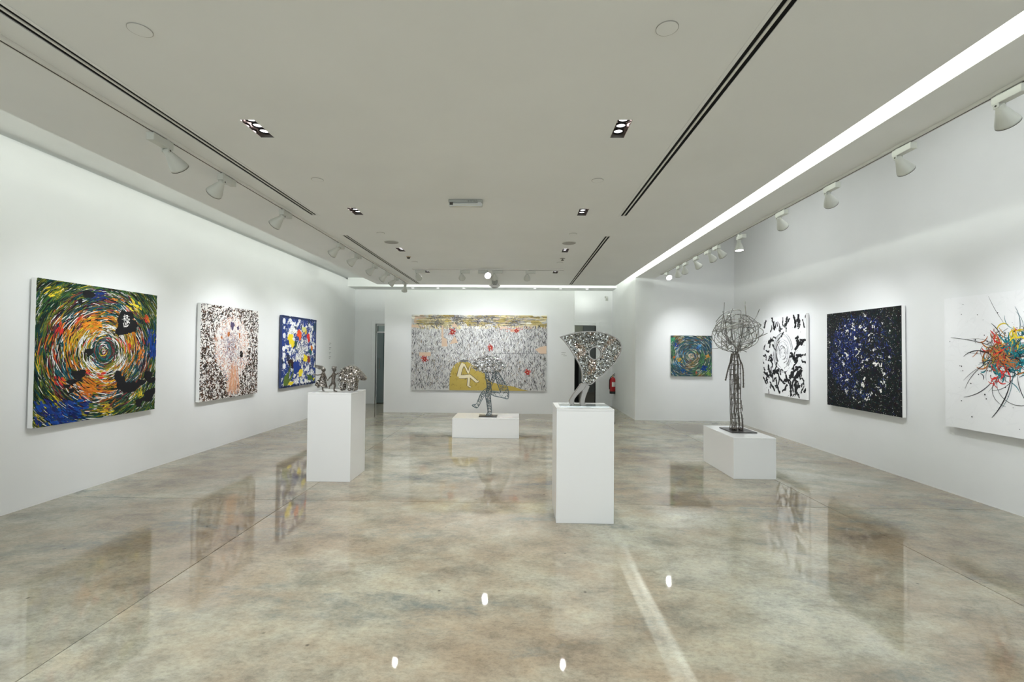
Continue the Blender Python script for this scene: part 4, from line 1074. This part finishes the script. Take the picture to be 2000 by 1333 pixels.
limb(G, [za(350, 868, dg_), za(378, 920, dg_-.01), za(402, 975, dg_-.005)], [14*SA, 12*SA, 9*SA])
limb(G, [za(232, 1045, dg_), za(206, 1085, dg_+.005), za(215, 1108, dg_+.01), za(248, 1108, dg_)], [15*SA, 14*SA, 13*SA, 10*SA])
limb(G, [za(312, 1090, dg_), za(314, 1150, dg_), za(318, 1172, dg_), za(348, 1176, dg_)], [17*SA, 14*SA, 13*SA, 9*SA])
girl = vox('girl_figure', G, 0.0032, 'scrapdark', T_A, 2)
D = MB(); n_ = 28
rows = [(845, 318, 32, .016), (900, 316, 40, .020), (960, 305, 62, .030), (1020, 292, 92, .040), (1075, 285, 112, .046), (1092, 284, 116, .047)]
for (yy_, cx_, hw, dd) in rows:
    for k in range(n_):
        a = 2*PI*k/n_; wob = 1+.06*math.sin(a*7)*(yy_ > 950)
        sl = (1 if yy_ > 1000 else 0)*math.cos(a)*24      # hem swings up behind her
        D.v.append(tuple(za(cx_+hw*wob*math.cos(a), yy_+sl, dg_+dd*wob*math.sin(a))))
for i in range(len(rows)-1):
    for k in range(n_): k2 = (k+1) % n_; D.f.append((i*n_+k, i*n_+k2, (i+1)*n_+k2, (i+1)*n_+k))
D.f.append(tuple(range(n_))); D.f.append(tuple(range(5*n_, 6*n_)))
D.build('dress', 'scrap', girl, smooth=True)
Hh = MB()
for k in range(9):
    o_ = (k-4)*9
    Hh.tube([za(345, 752+k*3, dg_), za(300, 742+o_*.7, dg_-.006+k*.0015), za(240, 742+o_*.9, dg_+k*.001), za(195, 726+o_*.75, dg_), za(160, 712+o_*.55, dg_)], [7*SA, 9*SA, 9*SA, 7*SA, 3*SA], 6)
Hh.sphere(za(318, 770, dg_), 42*SA, 12, 8, (1, .95, .8))
Hh.build('hair', 'steel2', girl, smooth=True)
db = -0.045
B_ = MB()
B_.sphere(za(527, 780, db), 40*SA, 14, 10, (.95, .9, 1.15)); limb(B_, [za(518, 815, db), za(518, 850, db)], [15*SA, 17*SA])
limb(B_, [za(520, 868, db), za(512, 940, db), za(508, 1010, db)], [38*SA, 34*SA, 34*SA])
limb(B_, [za(488, 880, db), za(445, 930, db-.008), za(408, 985, db-.005)], [15*SA, 12*SA, 9*SA])
limb(B_, [za(552, 872, db), za(590, 848, db+.01), za(650, 828, db+.02), za(705, 812, db+.02)], [15*SA, 13*SA, 11*SA, 8*SA])
limb(B_, [za(490, 1030, db), za(455, 1078, db), za(438, 1090, db), za(436, 1132, db)], [22*SA, 18*SA, 15*SA, 10*SA])
limb(B_, [za(528, 1030, db), za(545, 1080, db), za(528, 1140, db), za(530, 1172, db), za(578, 1180, db)], [24*SA, 20*SA, 16*SA, 14*SA, 11*SA])
boy = vox('boy_figure', B_, 0.0032, 'scrapdark', T_A, 2)
hb = MB(); hb.sphere(za(518, 752, db), 43*SA, 14, 8, (1.05, 1, .62))
for k in range(7): hb.tube([za(480+k*14, 728, db), za(490+k*14, 720, db-.012), za(505+k*12, 745, db-.02)], 6*SA, 5)
hb.build('hair', 'steel2', boy, smooth=True)
# the animal: a thick plate-like dome with four legs
AN = [(585, 880), (612, 812), (650, 762), (700, 724), (762, 704), (830, 704), (890, 724), (940, 765), (990, 818), (1040, 872), (1086, 936), (1080, 962), (1058, 988), (1012, 976), (985, 936), (945, 952), (928, 990), (925, 1040), (745, 1040), (705, 1040), (600, 1040), (578, 990), (572, 930)]
da = 0.03
AM = MB()
ANs = smooth_poly(AN, 2)
mA = Matrix.Translation(za(0, 0, da)) @ Matrix(((SA, 0, 0), (0, 0, -1), (0, -SA, 0))).to_4x4()
for th, sh in ((0.075, 1.0), (0.115, .93), (0.145, .82)):
    ccx, ccy = 800, 900
    AM.prism([(ccx+(x-ccx)*sh, ccy+(y-ccy)*sh) for x, y in ANs], mA, th)
for lx, ly in ((650, -.035), (650, .035)):
    limb(AM, [za(lx, 1000, da+ly), za(lx, 1146, da+ly)], [46*SA, 38*SA])
for lx, ly in ((790, -.035), (875, -.03), (800, .04), (870, .04)):
    limb(AM, [za(lx, 990, da+ly), za(lx, 1146, da+ly)], [44*SA, 38*SA])
an = vox('animal_figure', AM, 0.005, 'scrap', T_A, 3)
cb = MB(); rr = random.Random(3)
for i in range(900):
    x, y = rr.uniform(570, 930), rr.uniform(705, 1150)
    if not in_poly(x, y, AN) and not (y >= 1030 and (605 < x < 690 or 750 < x < 915)): continue
    dd = 0.5*min(0.140, 0.07+0.0011*min(abs(y-704)+20, 1160-y, 90))
    c = za(x, y, da-dd+rr.uniform(-.004, .003))
    g_ = rr.choice((.22, .35, .5, .68))
    chip(cb, c, Vector((rr.gauss(0, .45), -1, rr.gauss(0, .45))), rr.uniform(.003, .0075), rr, (g_, g_*.96, g_*.92))
stuff(cb.build('steel_chips', 'chip', an))
el = MB(); el.tube([za(985, 840, da-.04), za(1005, 868, da-.045), za(1035, 905, da-.03)], [10*SA, 8*SA, 4*SA], 8); el.build('ear', 'steel2', an)

# --- B: striding lattice legs below a cloud of steel flakes, low pedestal
YB1 = 8.16; ZB = 0.333
kb = at(860+660/7.0167, 680+900/7.0167, YB1); SB1 = YB1/FPX/7.0167
def zb(x, y, d=0.0): return Vector((kb.x+(x-660)*SB1, YB1+d, ZB+0.012+(905-y)*SB1))
T_B = thing('striding_legs_sculpture', 'blue-grey lattice sculpture of crossed striding legs under a glittering flake cloud', 'sculpture', (kb.x, YB1, ZB))
MB().box(zb(535, 0).x, zb(778, 0).x, YB1-0.13, YB1+0.12, ZB, ZB+0.012).build('base_plate', 'blackplate', T_B, bevel=0.002)
LEGS = {
    'standing_leg': [(602, 305), (640, 300), (668, 400), (688, 500), (700, 570), (685, 640), (695, 760), (706, 905), (635, 905), (622, 893), (655, 868), (640, 760), (615, 640), (625, 560), (640, 520), (622, 420)],
    'lifted_leg': [(716, 285), (768, 288), (752, 400), (700, 500), (655, 575), (600, 640), (560, 710), (525, 785), (498, 802), (434, 766), (448, 752), (496, 752), (530, 660), (560, 590), (610, 545), (650, 510), (700, 410)],
    'bent_thigh': [(742, 292), (772, 290), (845, 400), (905, 495), (930, 560), (935, 660), (918, 682), (850, 664), (690, 632), (688, 565), (770, 590), (828, 606), (800, 530), (760, 430)]}
rr = random.Random(21)
for nm, dd in (('standing_leg', 0.0), ('lifted_leg', -0.05), ('bent_thigh', 0.05)):
    pl = LEGS[nm]; par = MB()
    for off in (-.024, .024):
        ring = [zb(x, y, dd+off) for x, y in smooth_poly(pl, 1)]
        par.tube(ring, 0.0058, 6, closed=True)
    lat = par.build(nm, 'patina', T_B)
    bars = MB(); n_b = 0
    x0, x1 = min(q[0] for q in pl), max(q[0] for q in pl); y0, y1 = min(q[1] for q in pl), max(q[1] for q in pl)
    while n_b < 95:
        x, y = rr.uniform(x0, x1), rr.uniform(y0, y1)
        if not in_poly(x, y, pl): continue
        a = rr.uniform(0, 6.28); l_ = rr.uniform(12, 34); xa, ya = x+math.cos(a)*l_, y+math.sin(a)*l_
        if not in_poly(xa, ya, pl): continue
        off = rr.choice((-.024, .024)); bars.tube([zb(x, y, dd+off), zb(xa, ya, dd+off*rr.choice((1, 1, -1)))], 0.0038, 5); n_b += 1
    ch = bars.build('lattice_bars', 'patina', lat); stuff(ch)
    if nm != 'bent_thigh' or True:
        cb = MB()
        for i in range(900):
            x, y = rr.uniform(x0, x1), rr.uniform(y0, y1)
            if not in_poly(x, y, pl): continue
            if nm == 'bent_thigh' and y > 560: continue
            g_ = rr.choice((.12, .22, .35, .5)); chip(cb, zb(x, y, dd+rr.choice((-.02, .02))), Vector((rr.gauss(0, .4), -1, rr.gauss(0, .4))), rr.uniform(.004, .010), rr, (g_*.9, g_*1.02, g_*1.06))
        stuff(cb.build('steel_chips', 'chip', lat))
cb = MB()
for i in range(1500):
    while True:
        x, y, z = rr.uniform(-1, 1), rr.uniform(-1, 1), rr.uniform(-1, 1)
        if x*x+y*y+z*z < 1: break
    q = (x*x+y*y+z*z)**.5; s_ = (q**.35)/max(q, .01)
    x, y, z = x*s_, y*s_, z*s_
    c = zb(655+245*x, 205-120*z+max(0, -x)*6+46*max(0, x)**2, .15*y)
    g_ = rr.choice((.16, .40, .62, .80, .92)); chip(cb, c, Vector((x+rr.gauss(0, .6), y*1.5-.6+rr.gauss(0, .6), z+rr.gauss(0, .6))), rr.uniform(.008, .018), rr, (g_, g_, g_*1.03))
cc = at(988.5, 814, 8.06)
tag(MB().box(cc.x-.11, cc.x+.11, 8.02, 8.09, ZB, ZB+.003).build('caption_card', 'paper', loc=(cc.x, 8.055, ZB)), 'small flat caption card lying beside the black plate on the low wide pedestal', 'card')
cl = cb.build('flake_cloud', 'chip', T_B); stuff(cl)


# --- C: perforated silver shape with a round hole and two legs
YC = 4.30; ZC = 0.993
kc = at(1070+400/6.6625, 630+1065/6.6625, YC); SCc = YC/FPX/6.6625
def zc(x, y, d=0.0): return Vector((kc.x+(x-400)*SCc, YC+d, ZC+0.006+(1065-y)*SCc))
T_C = thing('perforated_sculpture', 'flat silver sculpture of steel chips with a round hole, standing on two legs', 'sculpture', (kc.x, YC, ZC))
MB().box(zc(150, 0).x, zc(770, 0).x, YC-0.10, YC+0.10, ZC, ZC+0.006).build('base_plate', mat('glass_base_plate', (0.55, 0.60, 0.60), 0.03, metal=0.6), T_C)
TOPC = [(150, 185), (250, 150), (360, 122), (480, 108), (600, 108), (700, 120), (800, 148), (880, 190), (930, 240), (953, 300), (945, 370), (910, 450), (850, 540), (770, 620), (690, 690), (620, 745), (545, 815)]
LEFTC = [(430, 775), (441, 700), (432, 620), (402, 540), (350, 450), (290, 350), (220, 255)]
BODY = TOPC+LEFTC
HOLE = (608, 395, 76)
mC = Matrix.Translation(zc(0, 0)) @ Matrix(((SCc, 0, 0), (0, 0, -1), (0, -SCc, 0))).to_4x4()
DEP = 0.055
def band(name, pts, closed, parent, m, wdt, dep, inner_sign):
    """a strip of plate standing on edge along an outline"""
    b_ = MB(); n_ = len(pts)
    for i in range(n_):
        a = Vector(pts[i-1] if (closed or i > 0) else pts[0]); c_ = Vector(pts[(i+1) % n_] if (closed or i < n_-1) else pts[-1])
        t_ = c_-a; nn = Vector((-t_.y, t_.x)).normalized()*inner_sign*wdt
        q = Vector(pts[i]); q2 = q+nn
        for (pt, d_) in ((q, -dep/2), (q, dep/2), (q2, dep/2), (q2, -dep/2)): b_.v.append(tuple(zc(pt.x, pt.y, d_)))
    for i in range(n_ if closed else n_-1):
        j = (i+1) % n_
        for k in range(4): b_.f.append((4*i+k, 4*i+(k+1) % 4, 4*j+(k+1) % 4, 4*j+k))
    if not closed: b_.f.append((3, 2, 1, 0)); k = 4*(n_-1); b_.f.append((k, k+1, k+2, k+3))
    return b_.build(name, m, parent)
def smooth_open(pts, it=2):
    for _ in range(it):
        q = [pts[0]]
        for a, b_ in zip(pts, pts[1:]): q += [(a[0]*.75+b_[0]*.25, a[1]*.75+b_[1]*.25), (a[0]*.25+b_[0]*.75, a[1]*.25+b_[1]*.75)]
        pts = q+[pts[-1]]
    return pts
outline = smooth_open(BODY+[BODY[0]], 2)[:-1]       # the beak stays sharp
rimC = band('rim', outline, True, T_C, 'steel2', 13, DEP, 1)
hol = [(HOLE[0]+HOLE[2]*math.cos(2*PI*k/40), HOLE[1]+HOLE[2]*math.sin(2*PI*k/40)) for k in range(40)]
band('hole_ring', hol, True, T_C, 'steel2', 12, DEP+.004, -1)
cb = MB(); rr = random.Random(33)
for sd in (-1, 1):
    n_c = 0
    while n_c < 3000:
        x, y = rr.uniform(150, 955), rr.uniform(105, 815)
        if not in_poly(x, y, BODY): continue
        if not all(in_poly(x+ox, y+oy, BODY) for ox, oy in ((12, 0), (-12, 0), (0, 12), (0, -12))): continue
        hd_ = math.hypot(x-HOLE[0], y-HOLE[1])
        if hd_ < HOLE[2]+8: continue
        n_c += 1
        d_ = sd*(DEP/2-.006)+rr.uniform(-.004, .004)
        g_ = rr.choice((.10, .26, .38, .46, .56)); wm = .06 if noise.noise(Vector((x*.008, y*.008, 2.1))) > .22 else 0.0  # warm tint in patches: reflections put into the chip colour
        sz = rr.uniform(.0040, .0085)
        if hd_ < 170:       # chips radiate round the hole
            pass
        chip(cb, zc(x, y, d_), Vector((rr.gauss(0, .28), sd, rr.gauss(0, .28))), sz, rr, (g_+wm*1.6, g_+wm*.5, g_*.94))
stuff(cb.build('steel_chips', 'chip', rimC))
# dark gaps behind the chips: a thin inner web with openings
wb = MB()
for i in range(420):
    x, y = rr.uniform(160, 945), rr.uniform(115, 805)
    if not all(in_poly(x+ox, y+oy, BODY) for ox, oy in ((24, 0), (-24, 0), (0, 24), (0, -24))) or math.hypot(x-HOLE[0], y-HOLE[1]) < HOLE[2]+10: continue
    wb.tube([zc(x, y, -DEP/2+.008), zc(x+rr.gauss(0, 10), y+rr.gauss(0, 10), DEP/2-.008)], .003, 4)
stuff(wb.build('spacer_pins', 'rod', rimC))
LEG1 = [(430, 775), (500, 790), (470, 850), (438, 880), (395, 920), (350, 975), (336, 1010), (334, 1040), (346, 1058), (322, 1068), (290, 1058), (268, 1026), (288, 985), (330, 915), (380, 850)]
LEG2 = [(440, 780), (545, 812), (528, 850), (500, 920), (480, 985), (474, 1025), (482, 1040), (505, 1058), (480, 1066), (425, 1066), (414, 1058), (420, 1000), (430, 940), (446, 882), (440, 830)]
for pl, dd in ((LEG1, -.004), (LEG2, .004)):
    mL = Matrix.Translation(Vector((0, dd, 0))) @ mC
    lg = MB().prism(smooth_poly(pl, 1), mL, DEP).build('leg', 'steel2', T_C, bevel=0.003)

# --- D: wire headed rod figure on the right low pedestal
XD, YD, ZD = 2.835, 6.02, 0.487
T_D = thing('wire_figure_sculpture', 'tall dark welded rod figure with a big tangled wire head on a black plate', 'sculpture', (XD, YD, ZD))
MB().box(2.667, 2.978, 5.83, 6.21, ZD, ZD+0.014).build('base_plate', 'blackplate', T_D, bevel=0.002)
kd = at(1360+285/3.6, 580+940/3.6, YD); SD = YD/FPX/3.6
def zd(x, y, d=0.0): return Vector((kd.x+(x-285)*SD, YD+d, ZD+0.014+(940-y)*SD))
rr = random.Random(44)
def prof(y):           # left and right outline of the robe at zoom height y
    tab = [(412, 247, 298), (445, 243, 303), (470, 238, 310), (520, 236, 312), (620, 238, 312), (720, 240, 310), (800, 240, 314), (880, 244, 322), (940, 240, 325)]
    for (ya, la, ra), (yb_, lb, rb) in zip(tab, tab[1:]):
        if ya <= y <= yb_:
            f = (y-ya)/(yb_-ya); return la+(lb-la)*f, ra+(rb-ra)*f
    return tab[-1][1:] if y > 900 else tab[0][1:]
YS = [412, 440, 470, 510, 560, 610, 660, 710, 760, 810, 860, 905, 940]
rods = MB(); NR = 9
def ringpt(y, a):
    l_, r_ = prof(y); return zd((l_+r_)/2+(r_-l_)/2*math.cos(a), y, (r_-l_)/2*SD*.72*math.sin(a))
for k in range(NR):
    a = 2*PI*k/NR+.1
    rods.tube([ringpt(y, a)+Vector((rr.gauss(0, .002), rr.gauss(0, .002), 0)) for y in YS], 0.0042, 6)
for k in range(3):
    fx = -.45+k*.40
    rods.tube([zd((sum(prof(y))/2)+(prof(y)[1]-prof(y)[0])*.5*fx+rr.gauss(0, 1.5), y, rr.uniform(-.02, .02)) for y in YS], 0.004, 6)
rods.build('robe_rods', 'rod', T_D)
rg = MB()
for y in range(420, 940, 34):
    ph = rr.uniform(0, 6.28)
    for q in range(3):
        a0 = ph+q*2.09; pts = [ringpt(y+rr.uniform(-3, 3)+6*math.sin(a0), a0+j*.26) for j in range(6)]
        rg.tube(pts, 0.0034, 5)
rg.build('cross_rungs', 'rod', T_D)
bd = MB()
for i in range(110):
    y = rr.uniform(455, 640) if i < 70 else rr.uniform(640, 930); l_, r_ = prof(y); x = rr.uniform(l_+14, r_-22) if i < 70 else rr.choice((l_+6, (l_+r_)/2, r_-6))+rr.gauss(0, 3)
    bd.tube([zd(x, y, -.04), zd(x+rr.gauss(0, 3), min(935, y+rr.uniform(18, 50)), -.042)], 0.0030, 5)
stuff(bd.build('weld_beads', 'rod', T_D))
for sg, nmq, path in ((-1, 'left_arm', [(246, 446), (234, 472), (222, 510), (212, 550), (203, 594)]), (1, 'right_arm', [(300, 452), (316, 486), (323, 530), (324, 580), (325, 642)])):
    am = MB()
    for off, dy in ((0, -.012), (9, .012), (4, 0)):
        am.tube([zd(x+off-4, y, -.02+dy) for x, y in path], 0.0055, 6)
    for i in range(len(path)-1):
        for f in (.2, .6):
            x = path[i][0]*(1-f)+path[i+1][0]*f; y = path[i][1]*(1-f)+path[i+1][1]*f
            am.tube([zd(x-5, y, -.02), zd(x+7, y+2, -.02)], 0.0035, 5)
    am.sphere(zd(path[-1][0], path[-1][1], -.02), .012, 8, 6)
    am.build('arm', 'rod', T_D)
ft = MB()
for x in (258, 305): ft.sphere(zd(x, 930, -.02), .026, 10, 8, (1.2, 1.3, .6))
for i in range(14): ft.sphere(zd(rr.uniform(240, 325), 936, rr.uniform(-.05, .03)), .010, 6, 5)
ft.build('feet', 'rod', T_D)
nest = MB(); bright = MB()
NC = (283, 258); NRX, NRZ, NRY = 152, 148, .27
def npt(ux, uy, uz, s_=1.0): return zd(NC[0]+NRX*ux*s_, NC[1]-NRZ*uz*s_, NRY*uy*s_)
for i in range(15):
    nrm = Vector((rr.gauss(0, 1), rr.gauss(0, 1), rr.gauss(0, .9))).normalized(); u = nrm.orthogonal().normalized(); v = nrm.cross(u)
    off = nrm*rr.uniform(-.5, .5)+Vector((rr.gauss(0, .13), rr.gauss(0, .13), rr.gauss(0, .13))); k_ = rr.uniform(.6, .95); a0 = rr.uniform(0, 6.28); sp = rr.uniform(3.6, 6.28)
    pts = []
    for j in range(30):
        a = a0+sp*j/29; q = off+(u*math.cos(a)+v*math.sin(a))*k_*(1+.09*math.sin(a*2+i)+.03*math.sin(a*5+i*2))
        pts.append(npt(q.x, q.y, q.z))
    (nest if i % 4 else bright).tube(pts, 0.0042, 6)
for i in range(16):      # ribs fanning out of the neck
    a = rr.uniform(0, 6.28); el = rr.uniform(.2, 1.0)
    pts = [zd(rr.uniform(255, 292), 414, rr.uniform(-.03, .03))]
    for f in (.2, .4, .6, .8, 1.0):
        q = Vector((math.cos(a)*el*math.sin(f*1.9), math.sin(a)*el*math.sin(f*1.9), -1+1.75*f*rr.uniform(.85, 1.05))); pts.append(npt(q.x, q.y, q.z))
    sm = [pts[0]]
    for j in range(len(pts)-1):
        for f in (.33, .66, 1): sm.append(pts[j].lerp(pts[j+1], f))
    nest.tube(sm, 0.0032, 5)
for i in range(9):       # long straight wires through the head, some sticking out
    a = Vector((rr.gauss(0, 1), rr.gauss(0, 1), rr.gauss(0, .8))).normalized(); b2 = Vector((-a.x+rr.gauss(0, .5), -a.y+rr.gauss(0, .5), -a.z+rr.gauss(0, .6))).normalized()
    nest.tube([npt(*a), npt(*((a+b2)*.5+Vector((0, 0, .08)))), npt(*b2)], 0.003, 5)
for pts in ([(204, 52), (200, 130), (190, 250), (230, 350)], [(180, 118), (205, 210), (260, 330), (330, 400)], [(445, 98), (442, 140), (405, 175), (360, 195), (300, 240)], [(104, 378), (160, 370), (230, 330), (330, 290)], [(466, 270), (420, 300), (370, 350), (300, 405)], [(150, 190), (160, 150), (220, 118), (290, 110), (340, 135), (330, 190)], [(232, 100), (220, 150), (235, 190), (290, 210)]):
    P3 = [zd(x, y, rr.uniform(-.12, .12)) for x, y in pts]; sm = []
    for j in range(len(P3)-1):
        p0_, p1_, p2_, p3_ = P3[max(j-1, 0)], P3[j], P3[j+1], P3[min(j+2, len(P3)-1)]
        for f in (0, .25, .5, .75):
            sm.append(.5*((2*p1_)+(p2_-p0_)*f+(2*p0_-5*p1_+4*p2_-p3_)*f*f+(3*p1_-p0_-3*p2_+p3_)*f**3))
    sm.append(P3[-1]); nest.tube(sm, 0.0046, 6)
for pts in ([(308, 55), (312, 85), (322, 130), (330, 190)], [(170, 235), (220, 222), (280, 208), (330, 216), (372, 232)], [(160, 238), (230, 240), (300, 226), (360, 228)], [(185, 250), (240, 228), (310, 222), (355, 236)], [(330, 150), (334, 190), (300, 230)], [(400, 200), (398, 260), (395, 300)], [(140, 290), (160, 330), (200, 370)]):
    bright.tube([zd(x, y, -.14+.02*j) for j, (x, y) in enumerate(pts)], 0.0048, 6)
hd_ = nest.build('wire_head', 'wire', T_D, smooth=True)
bright.build('bright_wires', 'steel', hd_, smooth=True)
nk = MB()
for k in range(8):
    a = 2*PI*k/8; nk.tube([zd(272+24*math.cos(a), 440, .022*math.sin(a)), zd(272+26*math.cos(a), 412, .024*math.sin(a))], .004, 6)
nk.tube([zd(272+27*math.cos(2*PI*k/18), 412, .026*math.sin(2*PI*k/18)) for k in range(18)], .004, 6, closed=True)
nk.build('collar', 'rod', T_D)

# ------------------------------------------------------------------ small things at the back
e0 = at(1196.5, 769.5, 12.28); ex, ey, ez = e0.x, 12.28, e0.z
T_E = thing('fire_extinguisher', 'red fire extinguisher with a black base hung in the right corridor corner', 'extinguisher', (ex, ey, ez))
er = .080
MB().lathe([(er*.8, .055), (er, .06), (er, .36), (er*.86, .395), (er*.5, .425), (er*.25, .44)], Matrix.Translation((ex, ey, ez)), 24).build('cylinder', 'red', T_E, smooth=True)
MB().lathe([(er*.9, 0), (er*1.02, .005), (er*1.02, .065)], Matrix.Translation((ex, ey, ez)), 24).build('base_ring', 'rubber', T_E)
lb = MB(); n_ = 10
for k in range(n_):
    a0, a1 = -2.0+k*.16, -2.0+(k+1)*.16
    q = er*1.008
    lb.quad((ex+q*math.cos(a0), ey+q*math.sin(a0), ez+.19), (ex+q*math.cos(a1), ey+q*math.sin(a1), ez+.19), (ex+q*math.cos(a1), ey+q*math.sin(a1), ez+.31), (ex+q*math.cos(a0), ey+q*math.sin(a0), ez+.31))
lb.build('label', 'paper', T_E)
vl = MB().lathe([(.018, .435), (.018, .47), (.012, .48)], Matrix.Translation((ex, ey, ez)), 12).build('valve', 'brass', T_E)
MB().obox(Matrix.Translation((ex+.015, ey, ez+.50)) @ Matrix.Rotation(-.7, 4, 'Y'), .10, .022, .012).obox(Matrix.Translation((ex+.015, ey, ez+.475)) @ Matrix.Rotation(-.2, 4, 'Y'), .09, .02, .01).build('lever', 'rubber', vl)
MB().tube([(ex-.02, ey-.01, ez+.46), (ex-.06, ey-.03, ez+.44), (ex-.088, ey-.02, ez+.36), (ex-.092, ey-.01, ez+.22), (ex-.09, ey-.01, ez+.12)], .010, 8).build('hose', 'rubber', T_E, smooth=True)
MB().box(ex+er-.01, XBEAM0, ey-.02, ey+.02, ez+.30, ez+.33).build('wall_bracket', 'steel2', T_E)
s0 = at(1184.5, 584, YB)
T_S = thing('wall_sensor', 'small white wall sensor high on the back wall of the right corridor', 'sensor', (s0.x, YB, s0.z))
MB().box(s0.x-.035, s0.x+.035, YB-.045, YB, s0.z-.055, s0.z+.055).build('body', 'fixture', T_S, bevel=.012)
MB().box(s0.x-.020, s0.x+.020, YB-.050, YB-.044, s0.z-.035, s0.z+.005).build('lens', 'grille', T_S, bevel=.004)
MB().box(s0.x-.045, s0.x-.028, YB-.06, YB, s0.z+.02, s0.z+.06).build('mount', 'grille', T_S)
